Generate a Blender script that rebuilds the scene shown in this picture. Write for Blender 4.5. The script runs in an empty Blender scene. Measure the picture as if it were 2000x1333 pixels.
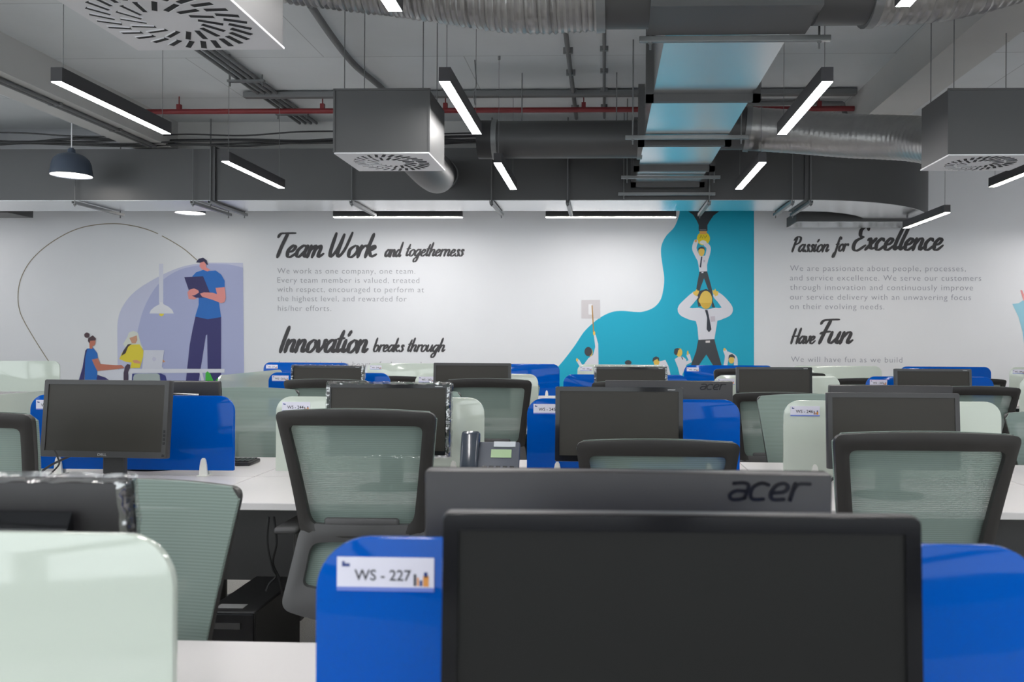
import bpy, bmesh, math, random
from mathutils import Vector, Matrix
R = math.radians
PI = math.pi
random.seed(7)
SC = bpy.context.scene
COL = SC.collection

# ------------------------------------------------------------------ camera
F, PPX, PPY, YAW, ROLL, CZ = 1600.0, 1123.4, 664.3, 0.0353, 0.0053, 1.28
cy, sy, cr, sr = math.cos(YAW), math.sin(YAW), math.cos(ROLL), math.sin(ROLL)
cam_d = bpy.data.cameras.new('camera')
cam = bpy.data.objects.new('camera', cam_d)
COL.objects.link(cam)
right = Vector((cy, sy, 0)); up = Vector((0, 0, 1)); fwd = Vector((-sy, cy, 0))
cx_ = right * cr + up * sr
cu_ = up * cr - right * sr
m = Matrix.Identity(4)
for i in range(3):
    m[i][0], m[i][1], m[i][2] = cx_[i], cu_[i], -fwd[i]
m[2][3] = CZ
cam.matrix_world = m
cam_d.sensor_width = 36
cam_d.lens = F / 2000 * 36
cam_d.shift_x = -(PPX - 1000) / 2000
cam_d.shift_y = (PPY - 666.5) / 2000
cam_d.clip_start = 0.02
cam_d.dof.use_dof = True
cam_d.dof.focus_distance = 4.2
cam_d.dof.aperture_fstop = 6.3
SC.camera = cam

# ------------------------------------------------------------------ world, exposure
w = bpy.data.worlds.new('world'); SC.world = w; w.use_nodes = True
w.node_tree.nodes['Background'].inputs[0].default_value = (0.92, 0.96, 1, 1)
w.node_tree.nodes['Background'].inputs[1].default_value = 3.4     # daylight through the added windows behind and left of the camera
SC.view_settings.view_transform = 'Standard'
SC.view_settings.look = 'None'
SC.view_settings.gamma = 1
SC.view_settings.use_curve_mapping = False
SC.view_settings.exposure = 0.0
LAMP_POWER = 66.0      # emission of the ceiling strip lights
WASH_POWER = 66.0      # emission of the strips that wash the mural wall, unseen ones too

# ------------------------------------------------------------------ a pixel at a known depth / height -> a point of the room
def ray(px, py):
    du, dv = px - PPX, py - PPY
    u = du * cr + dv * sr
    v = -du * sr + dv * cr
    return -F * sy + u * cy, F * cy + u * sy, -v
def P(px, py, Y):
    a, b, c = ray(px, py); t = Y / b
    return a * t, CZ + c * t
def PZ(px, py, h):
    a, b, c = ray(px, py); t = h / c
    return a * t, b * t

# ------------------------------------------------------------------ materials
def lin(c):
    c = c / 255.0
    return c / 12.92 if c <= 0.04045 else ((c + 0.055) / 1.055) ** 2.4
def S(r, g, b): return (lin(r), lin(g), lin(b))
def mat(name, col, rough=0.5, metal=0.0, noise=0.0, nscale=8.0, coat=0.0, spec=0.5, bump=0.0, bscale=60.0, emit=None, power=0.0):
    M_ = bpy.data.materials.new(name); M_.use_nodes = True
    nt = M_.node_tree; b = nt.nodes['Principled BSDF']
    b.inputs['Roughness'].default_value = rough
    b.inputs['Metallic'].default_value = metal
    b.inputs['Coat Weight'].default_value = coat
    b.inputs['Coat Roughness'].default_value = 0.04
    b.inputs['Specular IOR Level'].default_value = spec
    b.inputs['Base Color'].default_value = (*col, 1)
    tc = None
    if noise or bump:
        tc = nt.nodes.new('ShaderNodeTexCoord')
    if noise:
        n = nt.nodes.new('ShaderNodeTexNoise'); n.inputs['Scale'].default_value = nscale
        n.inputs['Detail'].default_value = 6
        nt.links.new(tc.outputs['Object'], n.inputs['Vector'])
        r = nt.nodes.new('ShaderNodeMixRGB'); r.blend_type = 'MIX'
        r.inputs[1].default_value = (*[x * (1 - noise) for x in col], 1)
        r.inputs[2].default_value = (*[min(1, x * (1 + noise)) for x in col], 1)
        nt.links.new(n.outputs['Fac'], r.inputs[0])
        nt.links.new(r.outputs[0], b.inputs['Base Color'])
    if bump:
        n = nt.nodes.new('ShaderNodeTexNoise'); n.inputs['Scale'].default_value = bscale
        nt.links.new(tc.outputs['Object'], n.inputs['Vector'])
        bp = nt.nodes.new('ShaderNodeBump'); bp.inputs['Strength'].default_value = bump
        bp.inputs['Distance'].default_value = 0.01
        nt.links.new(n.outputs['Fac'], bp.inputs['Height'])
        nt.links.new(bp.outputs[0], b.inputs['Normal'])
    if emit:
        b.inputs['Emission Color'].default_value = (*emit, 1)
        b.inputs['Emission Strength'].default_value = power
    return M_
def mesh_fabric():
    M_ = bpy.data.materials.new('mesh_fabric'); M_.use_nodes = True
    nt = M_.node_tree; b = nt.nodes['Principled BSDF']
    b.inputs['Base Color'].default_value = (*S(134, 151, 144), 1)
    b.inputs['Roughness'].default_value = 0.7
    tc = nt.nodes.new('ShaderNodeTexCoord')
    wv = nt.nodes.new('ShaderNodeTexWave'); wv.wave_type = 'BANDS'; wv.bands_direction = 'Z'
    wv.inputs['Scale'].default_value = 52; wv.inputs['Distortion'].default_value = 0.25
    wv.inputs['Detail'].default_value = 0
    nt.links.new(tc.outputs['Object'], wv.inputs['Vector'])
    mp = nt.nodes.new('ShaderNodeMapRange')
    mp.inputs['To Min'].default_value = 0.76; mp.inputs['To Max'].default_value = 0.98
    nt.links.new(wv.outputs['Fac'], mp.inputs['Value'])
    nt.links.new(mp.outputs[0], b.inputs['Alpha'])
    return M_
def film():
    M_ = bpy.data.materials.new('clear_film'); M_.use_nodes = True
    nt = M_.node_tree; nt.nodes.remove(nt.nodes['Principled BSDF'])
    out = nt.nodes['Material Output']
    t = nt.nodes.new('ShaderNodeBsdfTransparent'); t.inputs[0].default_value = (0.97, 0.97, 0.97, 1)
    g = nt.nodes.new('ShaderNodeBsdfGlossy'); g.inputs['Roughness'].default_value = 0.12
    mx = nt.nodes.new('ShaderNodeMixShader')
    tc = nt.nodes.new('ShaderNodeTexCoord')
    n = nt.nodes.new('ShaderNodeTexNoise'); n.inputs['Scale'].default_value = 22
    nt.links.new(tc.outputs['Object'], n.inputs['Vector'])
    bp = nt.nodes.new('ShaderNodeBump'); bp.inputs['Strength'].default_value = 0.7; bp.inputs['Distance'].default_value = 0.025
    nt.links.new(n.outputs['Fac'], bp.inputs['Height']); nt.links.new(bp.outputs[0], g.inputs['Normal'])
    mx.inputs[0].default_value = 0.3
    nt.links.new(t.outputs[0], mx.inputs[1]); nt.links.new(g.outputs[0], mx.inputs[2])
    nt.links.new(mx.outputs[0], out.inputs[0])
    return M_
def concrete(name, col):
    M_ = mat(name, col, 0.85, noise=0.12, nscale=1.3, bump=0.25, bscale=9)
    nt = M_.node_tree; b = nt.nodes['Principled BSDF']
    # board joints of the cast slab
    tc = nt.nodes.new('ShaderNodeTexCoord')
    br = nt.nodes.new('ShaderNodeTexBrick')
    br.inputs['Scale'].default_value = 1.0; br.inputs['Mortar Size'].default_value = 0.004
    br.inputs['Brick Width'].default_value = 2.4; br.inputs['Row Height'].default_value = 1.15
    br.inputs['Color1'].default_value = (1, 1, 1, 1); br.inputs['Color2'].default_value = (0.92, 0.92, 0.92, 1)
    br.inputs['Mortar'].default_value = (0.6, 0.6, 0.6, 1)
    nt.links.new(tc.outputs['Object'], br.inputs['Vector'])
    src = b.inputs['Base Color'].links[0].from_socket
    mu = nt.nodes.new('ShaderNodeMixRGB'); mu.blend_type = 'MULTIPLY'; mu.inputs[0].default_value = 1
    nt.links.new(src, mu.inputs[1]); nt.links.new(br.outputs[0], mu.inputs[2])
    nt.links.new(mu.outputs[0], b.inputs['Base Color'])
    return M_
def pane():
    M_ = bpy.data.materials.new('window_pane'); M_.use_nodes = True  # clear glass for the added windows
    nt = M_.node_tree; nt.nodes.remove(nt.nodes['Principled BSDF'])
    t = nt.nodes.new('ShaderNodeBsdfTransparent'); t.inputs[0].default_value = (.94, .96, .95, 1)
    g = nt.nodes.new('ShaderNodeBsdfGlossy'); g.inputs['Roughness'].default_value = .02
    mx = nt.nodes.new('ShaderNodeMixShader'); mx.inputs[0].default_value = .06
    nt.links.new(t.outputs[0], mx.inputs[1]); nt.links.new(g.outputs[0], mx.inputs[2])
    nt.links.new(mx.outputs[0], nt.nodes['Material Output'].inputs[0]); return M_
M = {
 'pane': pane(),
 'wall': mat('wall_paint', S(236, 237, 240), 0.45, noise=0.015, nscale=3),
 'dimwall': mat('far_room_paint', S(150, 150, 152), 0.7, noise=0.03),
 'concrete': concrete('slab_concrete', S(216, 220, 223)),
 'beam': mat('beam_concrete', S(196, 196, 195), 0.85, noise=0.1, nscale=1.5),
 'carpet': mat('carpet', S(168, 165, 160), 0.95, noise=0.45, nscale=160, bump=0.4, bscale=300),
 'duct': mat('duct_sheet', S(90, 90, 91), 0.5, metal=0.6, noise=0.05, nscale=2, bump=0.02, bscale=5),
 'foil': mat('duct_foil', S(228, 230, 231), 0.27, metal=1.0, noise=0.04, nscale=3, bump=0.06, bscale=4),
 'ductpaint': mat('duct_grey_paint', S(84, 84, 85), 0.5, noise=0.06, nscale=3),
 'flex': mat('flexible_foil', S(165, 164, 163), 0.33, metal=0.85, noise=0.12, nscale=14, bump=0.3, bscale=26),
 'steel': mat('galvanised_steel', S(140, 142, 143), 0.4, metal=0.8, noise=0.1, nscale=20),
 'conduit': mat('conduit_grey', S(112, 113, 115), 0.5, noise=0.06),
 'cable': mat('cable_black', S(38, 38, 40), 0.5, noise=0.05),
 'red': mat('red_paint', S(124, 40, 44), 0.45, noise=0.08),
 'lampbody': mat('lamp_black', S(62, 61, 64), 0.45, noise=0.04),
 'lamplit': mat('lamp_diffuser', (1, 1, 1), 0.5, emit=(1, 0.975, 0.95), power=LAMP_POWER),
 'washlit': mat('lamp_diffuser_wash', (1, 1, 1), 0.5, emit=(1, 0.97, 0.955), power=WASH_POWER),
 'warmlit': mat('lamp_diffuser_warm', (1, 1, 1), 0.5, emit=(1, 0.93, 0.84), power=LAMP_POWER * 0.7),
 'belllit': mat('lamp_diffuser_bell', (1, 1, 1), 0.5, emit=(1, 0.93, 0.85), power=9.0),
 'bell': mat('bell_blue_grey', S(72, 82, 98), 0.35, noise=0.04),
 'white': mat('white_enamel', S(226, 226, 230), 0.4, noise=0.02),
 'slot': mat('slot_dark', S(30, 32, 36), 0.7, noise=0.05),
 'desk': mat('desk_laminate', S(218, 214, 214), 0.35, noise=0.015, nscale=4),
 'deskedge': mat('desk_edge', S(212, 212, 204), 0.4, noise=0.02),
 'blue': mat('blue_glass', S(0, 82, 178), 0.06, noise=0.02, nscale=2, spec=0.16),
 'mint': mat('mint_glass', S(199, 208, 197), 0.09, noise=0.015, nscale=2, coat=0.4),
 'clip': mat('white_plastic', S(232, 232, 226), 0.4, noise=0.02),
 'sign': mat('sign_card', S(226, 224, 238), 0.35, noise=0.015),
 'signline': mat('sign_line', S(108, 128, 206), 0.4, noise=0.02),
 'ink': mat('dark_ink', S(56, 56, 66), 0.5, noise=0.03),
 'navyink': mat('navy_ink', S(46, 66, 130), 0.5, noise=0.03),
 'orange': mat('orange_ink', S(226, 152, 72), 0.5, noise=0.04),
 'frame': mat('chair_black_plastic', S(50, 48, 47), 0.42, noise=0.05, nscale=30),
 'chairgrey': mat('chair_grey_plastic', S(80, 79, 80), 0.45, noise=0.04),
 'mesh': mesh_fabric(),
 'seat': mat('seat_fabric', S(104, 116, 112), 0.9, noise=0.1, nscale=150, bump=0.3, bscale=400),
 'screen': mat('screen_matt', S(50, 47, 42), 0.42, spec=.3, noise=0.05, nscale=6),
 'screenfront': mat('screen_dark', S(26, 26, 25), 0.5, spec=0.2, noise=0.05, nscale=6),
 'gloss': mat('gloss_black', S(22, 22, 25), 0.1, noise=0.04, spec=0.25, coat=0.15),
 'greyplastic': mat('monitor_grey', S(56, 55, 56), 0.42, noise=0.04),
 'backplastic': mat('monitor_back', S(48, 46, 48), 0.42, noise=0.05, nscale=40),
 'logo': mat('logo_dark', S(34, 33, 36), 0.25, noise=0.03),
 'silver': mat('logo_silver', S(190, 190, 190), 0.35, metal=0.4, noise=0.03),
 'film': film(),
 'phone': mat('phone_grey', S(84, 88, 98), 0.4, noise=0.04),
 'handset': mat('handset_gloss', S(52, 60, 72), 0.16, noise=0.04, coat=0.4),
 'lcd': mat('lcd_green', S(158, 186, 140), 0.3, noise=0.03),
 'key': mat('key_pale', S(200, 204, 210), 0.5, noise=0.02),
 'towerblack': mat('tower_black', S(40, 40, 41), 0.4, noise=0.06),
}
MUR = {}
def mur(r, g, b):
    k = (r, g, b)
    if k not in MUR:
        MUR[k] = mat('print_%d_%d_%d' % k, S(r, g, b), 0.5, noise=0.015, nscale=5)
    return MUR[k]

# ------------------------------------------------------------------ mesh builder
class MB:
    def __init__(s): s.v = []; s.f = []; s.mi = []; s.mats = []
    def slot(s, m_):
        if m_ is None: return 0
        if m_ not in s.mats: s.mats.append(m_)
        return s.mats.index(m_)
    def add(s, vs, fs, m_=None):
        o = len(s.v); k = s.slot(m_)
        s.v += [tuple(p) for p in vs]
        for f in fs: s.f.append([i + o for i in f]); s.mi.append(k)
        return s
    def box(s, x0, x1, y0, y1, z0, z1, m_=None, M4=None):
        vs = [Vector((x, y, z)) for z in (z0, z1) for y in (y0, y1) for x in (x0, x1)]
        if M4: vs = [M4 @ p for p in vs]
        return s.add(vs, [(0, 2, 3, 1), (4, 5, 7, 6), (0, 1, 5, 4), (2, 6, 7, 3), (0, 4, 6, 2), (1, 3, 7, 5)], m_)
    def rbox(s, x0, x1, y0, y1, z0, z1, b, m_=None, M4=None, seg=2):
        bm = bmesh.new(); bmesh.ops.create_cube(bm, size=1)
        for p in bm.verts:
            p.co = Vector((x0 + (p.co.x + .5) * (x1 - x0), y0 + (p.co.y + .5) * (y1 - y0), z0 + (p.co.z + .5) * (z1 - z0)))
        bmesh.ops.bevel(bm, geom=bm.edges[:], offset=b, segments=seg, profile=0.5, affect='EDGES')
        if M4: bm.transform(M4)
        bm.verts.index_update()
        s.add([p.co.copy() for p in bm.verts], [[p.index for p in f.verts] for f in bm.faces], m_)
        bm.free(); return s
    def prism(s, pts, a0, a1, axis='y', m_=None):
        """closed polygon, extruded along an axis. pts are (x,z) for y, (x,y) for z, (y,z) for x"""
        def co(p, a): return (p[0], a, p[1]) if axis == 'y' else ((p[0], p[1], a) if axis == 'z' else (a, p[0], p[1]))
        n = len(pts)
        vs = [co(p, a0) for p in pts] + [co(p, a1) for p in pts]
        fs = [list(range(n)), list(range(2 * n - 1, n - 1, -1))] + [(i, i + n, (i + 1) % n + n, (i + 1) % n) for i in range(n)]
        return s.add(vs, fs, m_)
    def tube(s, pts, r, seg=8, m_=None, cap=True, rf=None):
        pts = [Vector(p) for p in pts]; n = len(pts); vs = []; fs = []
        t0 = (pts[1] - pts[0]).normalized()
        a = Vector((0, 0, 1)) if abs(t0.z) < 0.9 else Vector((1, 0, 0))
        nn = t0.cross(a).normalized()
        for i, p in enumerate(pts):
            t = ((pts[min(i + 1, n - 1)] - pts[max(i - 1, 0)])).normalized()
            nn = (nn - t * nn.dot(t)).normalized(); bb = t.cross(nn)
            rr = rf(i / (n - 1)) if rf else r
            for k in range(seg):
                an = 2 * PI * k / seg
                vs.append(p + nn * (rr * math.cos(an)) + bb * (rr * math.sin(an)))
        for i in range(n - 1):
            for k in range(seg):
                k2 = (k + 1) % seg
                fs.append((i * seg + k, i * seg + k2, (i + 1) * seg + k2, (i + 1) * seg + k))
        if cap:
            fs.append(list(range(seg - 1, -1, -1))); fs.append([(n - 1) * seg + k for k in range(seg)])
        return s.add(vs, fs, m_)
    def lathe(s, prof, seg=24, c=(0, 0, 0), m_=None):
        vs = []; fs = []; n = len(prof)
        for r, z in prof:
            for k in range(seg):
                a = 2 * PI * k / seg
                vs.append((c[0] + r * math.cos(a), c[1] + r * math.sin(a), c[2] + z))
        for i in range(n - 1):
            for k in range(seg):
                k2 = (k + 1) % seg
                fs.append((i * seg + k, i * seg + k2, (i + 1) * seg + k2, (i + 1) * seg + k))
        return s.add(vs, fs, m_)
    def build(s, name, m_=None, parent=None, loc=None, smooth=False, rz=None):
        me = bpy.data.meshes.new(name); me.from_pydata(s.v, [], s.f)
        ml = s.mats if s.mats else [m_]
        if s.mats and m_ is not None and m_ not in ml: pass
        for x in ml: me.materials.append(x)
        if s.mats: me.polygons.foreach_set('material_index', s.mi)
        bm = bmesh.new(); bm.from_mesh(me)
        bmesh.ops.recalc_face_normals(bm, faces=bm.faces[:]); bm.to_mesh(me); bm.free()
        if smooth: shade(me)
        me.update()
        return link(name, me, parent, loc, rz)
def shade(me, ang=38):
    me.polygons.foreach_set('use_smooth', [True] * len(me.polygons))
    try: me.set_sharp_from_angle(angle=R(ang))
    except Exception: pass
def link(name, me, parent=None, loc=None, rz=None):
    o = bpy.data.objects.new(name, me); COL.objects.link(o)
    if parent: o.parent = parent
    if loc: o.location = loc
    if rz: o.rotation_euler.z = rz
    return o
def tag(o, label, cat, group=None, kind=None):
    if label: o['label'] = label
    if cat: o['category'] = cat
    if group: o['group'] = group
    if kind: o['kind'] = kind
    return o
def empty(name, loc, label, cat, group=None, rz=0):
    o = bpy.data.objects.new(name, None); COL.objects.link(o)
    o.empty_display_size = 0.1; o.location = loc; o.rotation_euler.z = rz
    return tag(o, label, cat, group)
def bake(o):
    dg = bpy.context.evaluated_depsgraph_get()
    me = bpy.data.meshes.new_from_object(o.evaluated_get(dg))
    o.modifiers.clear(); o.data = me; return o
def cat_rom(pts, n=8, closed=False):
    out = []; N = len(pts)
    P_ = [Vector(p) for p in pts]
    for i in range(N if closed else N - 1):
        if closed: p0, p1, p2, p3 = P_[i - 1], P_[i], P_[(i + 1) % N], P_[(i + 2) % N]
        else: p0, p1, p2, p3 = P_[max(i - 1, 0)], P_[i], P_[i + 1], P_[min(i + 2, N - 1)]
        for k in range(n):
            t = k / n
            out.append(0.5 * ((2 * p1) + (p2 - p0) * t + (2 * p0 - 5 * p1 + 4 * p2 - p3) * t * t + (3 * p1 - p0 - 3 * p2 + p3) * t ** 3))
    if not closed: out.append(P_[-1])
    return out
def rrect(x0, x1, z0, z1, rads, n=7):
    """rounded rectangle outline, rads = (bl, br, tr, tl)"""
    out = []
    for (cx, cz, a0, r) in ((x0, z0, PI, rads[0]), (x1, z0, 1.5 * PI, rads[1]), (x1, z1, 0, rads[2]), (x0, z1, .5 * PI, rads[3])):
        ox = cx + (r if cx == x0 else -r); oz = cz + (r if cz == z0 else -r)
        if r < 1e-5: out.append((cx, cz)); continue
        for k in range(n + 1):
            a = a0 + k / n * PI / 2
            out.append((ox + r * math.cos(a), oz + r * math.sin(a)))
    return out

# text -> flat mesh lying in the XZ plane (reads from -Y)
def text_mb(mb, s, x0, z0, width=None, size=None, y=0.0, m_=None, off=0.0, space=1.0, height=None, flip=False):
    cu = bpy.data.curves.new('t', 'FONT'); cu.body = s; cu.size = 1; cu.offset = off
    cu.space_character = space; cu.resolution_u = 3
    o = bpy.data.objects.new('t', cu); COL.objects.link(o)
    dg = bpy.context.evaluated_depsgraph_get(); dg.update()
    me = bpy.data.meshes.new_from_object(o.evaluated_get(dg))
    xs = [p.co.x for p in me.vertices]
    a, b = min(xs), max(xs)
    if size is None: size = width / (b - a)
    kx = width / (b - a) if width else size
    if height: size = height
    sg = -1 if flip else 1
    vs = [(x0 + sg * (p.co.x - a) * kx, y, z0 + p.co.y * size) for p in me.vertices]
    fs = [list(p.vertices) for p in me.polygons]
    mb.add(vs, fs, m_)
    bpy.data.objects.remove(o); bpy.data.meshes.remove(me); bpy.data.curves.remove(cu)

# ------------------------------------------------------------------ the setting
X0, X1, Y0_, YW, ZC = -9.5, 7.5, -4.5, 11.0, CZ + 2.40
def struct(name, mb, m_, smooth=False):
    o = mb.build(name, m_, smooth=smooth); o['kind'] = 'structure'; return o
struct('floor', MB().box(X0, X1, Y0_, YW, -0.1, 0), M['carpet'])
struct('ceiling', MB().box(X0 - .1, X1 + .1, Y0_ - .1, YW + .1, ZC, ZC + 0.15), M['concrete'])
struct('wall_back', MB().box(X0 - .1, X1 + .1, YW, YW + 0.1, 0, ZC), M['wall'])
WZ0, WZ1 = .5, 3.3
b = MB(); b.box(X0 - .1, X0, Y0_, YW, 0, WZ0); b.box(X0 - .1, X0, Y0_, YW, WZ1, ZC)
WY = [Y0_ + .4, -.6, 3.4, 7.0]
for y0, y1 in ((Y0_, WY[0]), (WY[1] - .12, WY[1] + .12), (WY[2] - .12, WY[2] + .12), (WY[3], YW)): b.box(X0 - .1, X0, y0, y1, WZ0, WZ1)
struct('wall_left', b, M['wall'])
for i in range(3):
    ya, yb_ = WY[i] + (.12 if i else 0), WY[i + 1] - (.12 if i < 2 else 0)
    b = MB(); b.box(X0 - .08, X0 - .02, ya, ya + .05, WZ0, WZ1, M['lampbody']); b.box(X0 - .08, X0 - .02, yb_ - .05, yb_, WZ0, WZ1, M['lampbody'])
    b.box(X0 - .08, X0 - .02, ya, yb_, WZ0, WZ0 + .05, M['lampbody']); b.box(X0 - .08, X0 - .02, ya, yb_, WZ1 - .05, WZ1, M['lampbody'])
    b.add([(X0 - .05, ya, WZ0), (X0 - .05, yb_, WZ0), (X0 - .05, yb_, WZ1), (X0 - .05, ya, WZ1)], [(0, 1, 2, 3)], M['pane'])
    struct('window_%d' % (i + 6), b, None)  # assumed windows, added so daylight enters from the left
struct('wall_right', MB().box(X1, X1 + .1, Y0_, YW, 0, ZC), M['wall'])
b = MB(); b.box(X0 - .1, X1 + .1, Y0_ - .1, Y0_, 0, WZ0); b.box(X0 - .1, X1 + .1, Y0_ - .1, Y0_, WZ1, ZC)
WX = [X0 + .4 + i * (X1 - X0 - .8) / 5 for i in range(6)]
for i in range(6):
    a_, c_ = (X0 - .1 if i == 0 else WX[i] - .12), (X1 + .1 if i == 5 else WX[i] + .12)
    b.box(a_, c_, Y0_ - .1, Y0_, WZ0, WZ1)
struct('wall_front', b, M['dimwall'])
for i in range(5):
    xa, xb = WX[i] + .12, WX[i + 1] - .12
    b = MB(); b.box(xa, xa + .05, Y0_ - .08, Y0_ - .02, WZ0, WZ1, M['lampbody']); b.box(xb - .05, xb, Y0_ - .08, Y0_ - .02, WZ0, WZ1, M['lampbody'])
    b.box(xa, xb, Y0_ - .08, Y0_ - .02, WZ0, WZ0 + .05, M['lampbody']); b.box(xa, xb, Y0_ - .08, Y0_ - .02, WZ1 - .05, WZ1, M['lampbody'])
    b.add([(xa, Y0_ - .05, WZ0), (xb, Y0_ - .05, WZ0), (xb, Y0_ - .05, WZ1), (xa, Y0_ - .05, WZ1)], [(0, 1, 2, 3)], M['pane'])
    struct('window_%d' % (i + 1), b, None)  # assumed windows behind the camera, added to brighten the room with daylight
struct('trim_1', MB().box(-5.2, -4.75, Y0_, YW, CZ + 2.09, ZC), M['beam'])
struct('trim_2', MB().box(2.42, 2.80, Y0_, YW, CZ + 2.09, ZC), M['beam'])
struct('trim_3', MB().box(-4.75, 2.42, 8.95, 9.35, CZ + 2.0, ZC), M['beam'])
struct('baseboard_back', MB().box(X0, X1, YW - .015, YW, 0, 0.1), M['white'])

# ------------------------------------------------------------------ strip lights
LH = 1.48
def strip_light(px, py, Yn, L, label, h=LH, wid=0.068, hh=0.085, lit='lamplit', X=None, group='strip lights hung along the room', wire=True, tops=None):
    if X is None: X, Yn = PZ(px, py, h)
    t = empty('strip_light', (X, Yn, CZ + h), label, 'ceiling light', group)
    hs = MB()
    hs.box(-wid / 2, wid / 2, 0, L, 0.004, hh); hs.box(-wid / 2, -wid / 2 + .003, 0, L, 0, .004); hs.box(wid / 2 - .003, wid / 2, 0, L, 0, .004)
    hs.build('housing', M['lampbody'], t)
    MB().box(-wid / 2 + .003, wid / 2 - .003, .003, L - .003, 0.0, .0038).build('diffuser', M[lit], t)
    if wire:
        for y, tp in zip((0.06, L - 0.06), tops or (ZC - CZ - h,) * 2):
            b = MB(); b.tube([(0, y, hh), (0, y, tp)], .0022, 6)
            b.lathe([(0.0, -.03), (.012, -.03), (.012, 0)], 8, (0, y, tp)); b.build('suspension_wire', M['conduit'], t)
    return t
for args in [
  (110, 160, 'long black strip light at far left, large and nearest of the left pair'),
  (868.5, 160, 'long black strip light right of the central grey diffuser box'),
  (1616, 160, 'long black strip light in front of the right flexible duct, near the foil duct'),
]: strip_light(args[0], args[1], 0, 1.2, args[2])
for args in [
  (440, 316, 'smaller black strip light at left in front of the big grey duct'),
  (972, 319, 'smaller black strip light just right of the central diffuser box, lower one'),
  (1489, 318, 'smaller black strip light right of the foil duct, in front of the big duct'),
]: strip_light(args[0], args[1], 0, 1.2, args[2])
for X, lab in ((-.95, 'strip light end cut off by the top edge, over the left flexible duct'),
               (1.31, 'strip light end cut off by the top edge, over the right flexible duct')):
    strip_light(0, 0, 2.47, 1.2, lab, X=X)
for X in (-.95, 1.31):
    for Yn in (0.1,): strip_light(0, 0, Yn, 1.2, 'black strip light hanging out of view behind the camera', X=X, group='strip lights behind the camera', wire=False)
for X in (-3.2, 3.6):
    for Yn in (2.4, 0.1): strip_light(0, 0, Yn, 1.2, 'black strip light hanging out of view beside the camera', X=X, group='strip lights beside the camera', wire=False)
strip_light(0, 0, 6.75, 1.2, 'warm strip light cut by the right edge under the right diffuser box', X=3.69, lit='warmlit')
strip_light(1850, 416, 0, 1.2, 'warm strip light at right above the word Excellence', h=1.36, lit='warmlit', tops=(ZC - CZ - 1.36, .145))
def wash_light(pl, pr, py, label):
    Y = 9.95
    xa, z = P(pl, py, Y); xb, _ = P(pr, py, Y)
    t = empty('wall_wash_light', (xa, Y, z), label, 'ceiling light', 'strip lights along the mural wall')
    L = xb - xa
    MB().box(0, L, -.034, .034, .004, .085).build('housing', M['lampbody'], t)
    MB().box(.003, L - .003, -.031, .031, 0, .0038).build('diffuser', M['washlit'], t)
    for x in (.1, L - .1):
        MB().tube([(x, 0, .085), (x, 0, ZC - z)], .0022, 6).build('suspension_wire', M['conduit'], t)
wash_light(652, 903, 425, 'black strip light under the duct above the heading Team Work')
wash_light(1066, 1320, 425, 'black strip light under the duct ending at the turquoise mural')
wash_light(2070, 2320, 424, 'added black strip light beyond the right edge to brighten the mural wall')  # unseen strip, added because the right end of the wall came out dim
wash_light(-420, -170, 423, 'unseen black strip light beyond the left edge to brighten the mural wall')  # unseen strip that brightens the left end of the wall

# pendants
def bell(px, py, Y, rad, label, cz=None):
    x, z = P(px, py, Y)
    t = empty('pendant_lamp', (x, Y, z), label, 'pendant lamp', 'blue grey bell pendants')
    s = rad / 0.2
    prof = [(.2, 0), (.2, .012), (.193, .06), (.185, .12), (.165, .17), (.125, .208), (.075, .228), (.04, .236), (.035, .275), (.018, .29), (0.0, .29)]
    prof = [(a * s, b * s) for a, b in prof]
    inner = [(max(a - .004, 0), b - .003) for a, b in prof[:-3]][::-1]
    MB().lathe(prof + [(0, .226 * s)] + inner, 36).build('lamp_shade', M['bell'], t, smooth=True)
    MB().lathe([(0, .012), (rad * .96, .012), (rad * .96, .006), (0, .006)], 36).build('diffuser', M['belllit'], t)
    top = (ZC if cz is None else cz) - z
    MB().tube([(0, 0, .285 * s), (0, 0, top - .03)], .006, 8).build('cord', M['white'], t)
    MB().lathe([(0, top - .055), (.06, top - .055), (.085, top - .035), (.09, top), (0, top)], 24).build('canopy', M['bell'], t, smooth=True)
bell(139.5, 343, 8.35, .198, 'blue grey bell pendant lamp hanging left of the man in the mural')
bell(371.5, 416.5, 10.3, .184, 'round pendant lamp showing only its lit rim below the duct')

# ------------------------------------------------------------------ ducts
MDY0, MDY1, MDB = 8.8, 9.52, CZ + 1.505
xl, _ = P(965, 296, MDY0); xr, _ = P(1100, 280, MDY0); xe, _ = P(1578, 300, MDY0)
ztl = P(300, 291, MDY0)[1]; ztr = P(1200, 279, MDY0)[1]
t = empty('main_duct', (0, 0, 0), 'large dark grey rectangular duct running across the room before the mural wall', 'air duct')
MB().prism([(-8.6, MDB), (xe, MDB), (xe, ztr), (xr, ztr), (xl, ztl), (-8.6, ztl)], MDY0, MDY1).build('duct_body', M['duct'], t)
MB().box(-8.6, xe, MDY0 + .004, MDY1 - .004, MDB - .004, MDB).build('bottom_sheet', M['foil'], t)['label'] = 'paler metal underside'  # underside split off as a sheet of paler metal than the body
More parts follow.
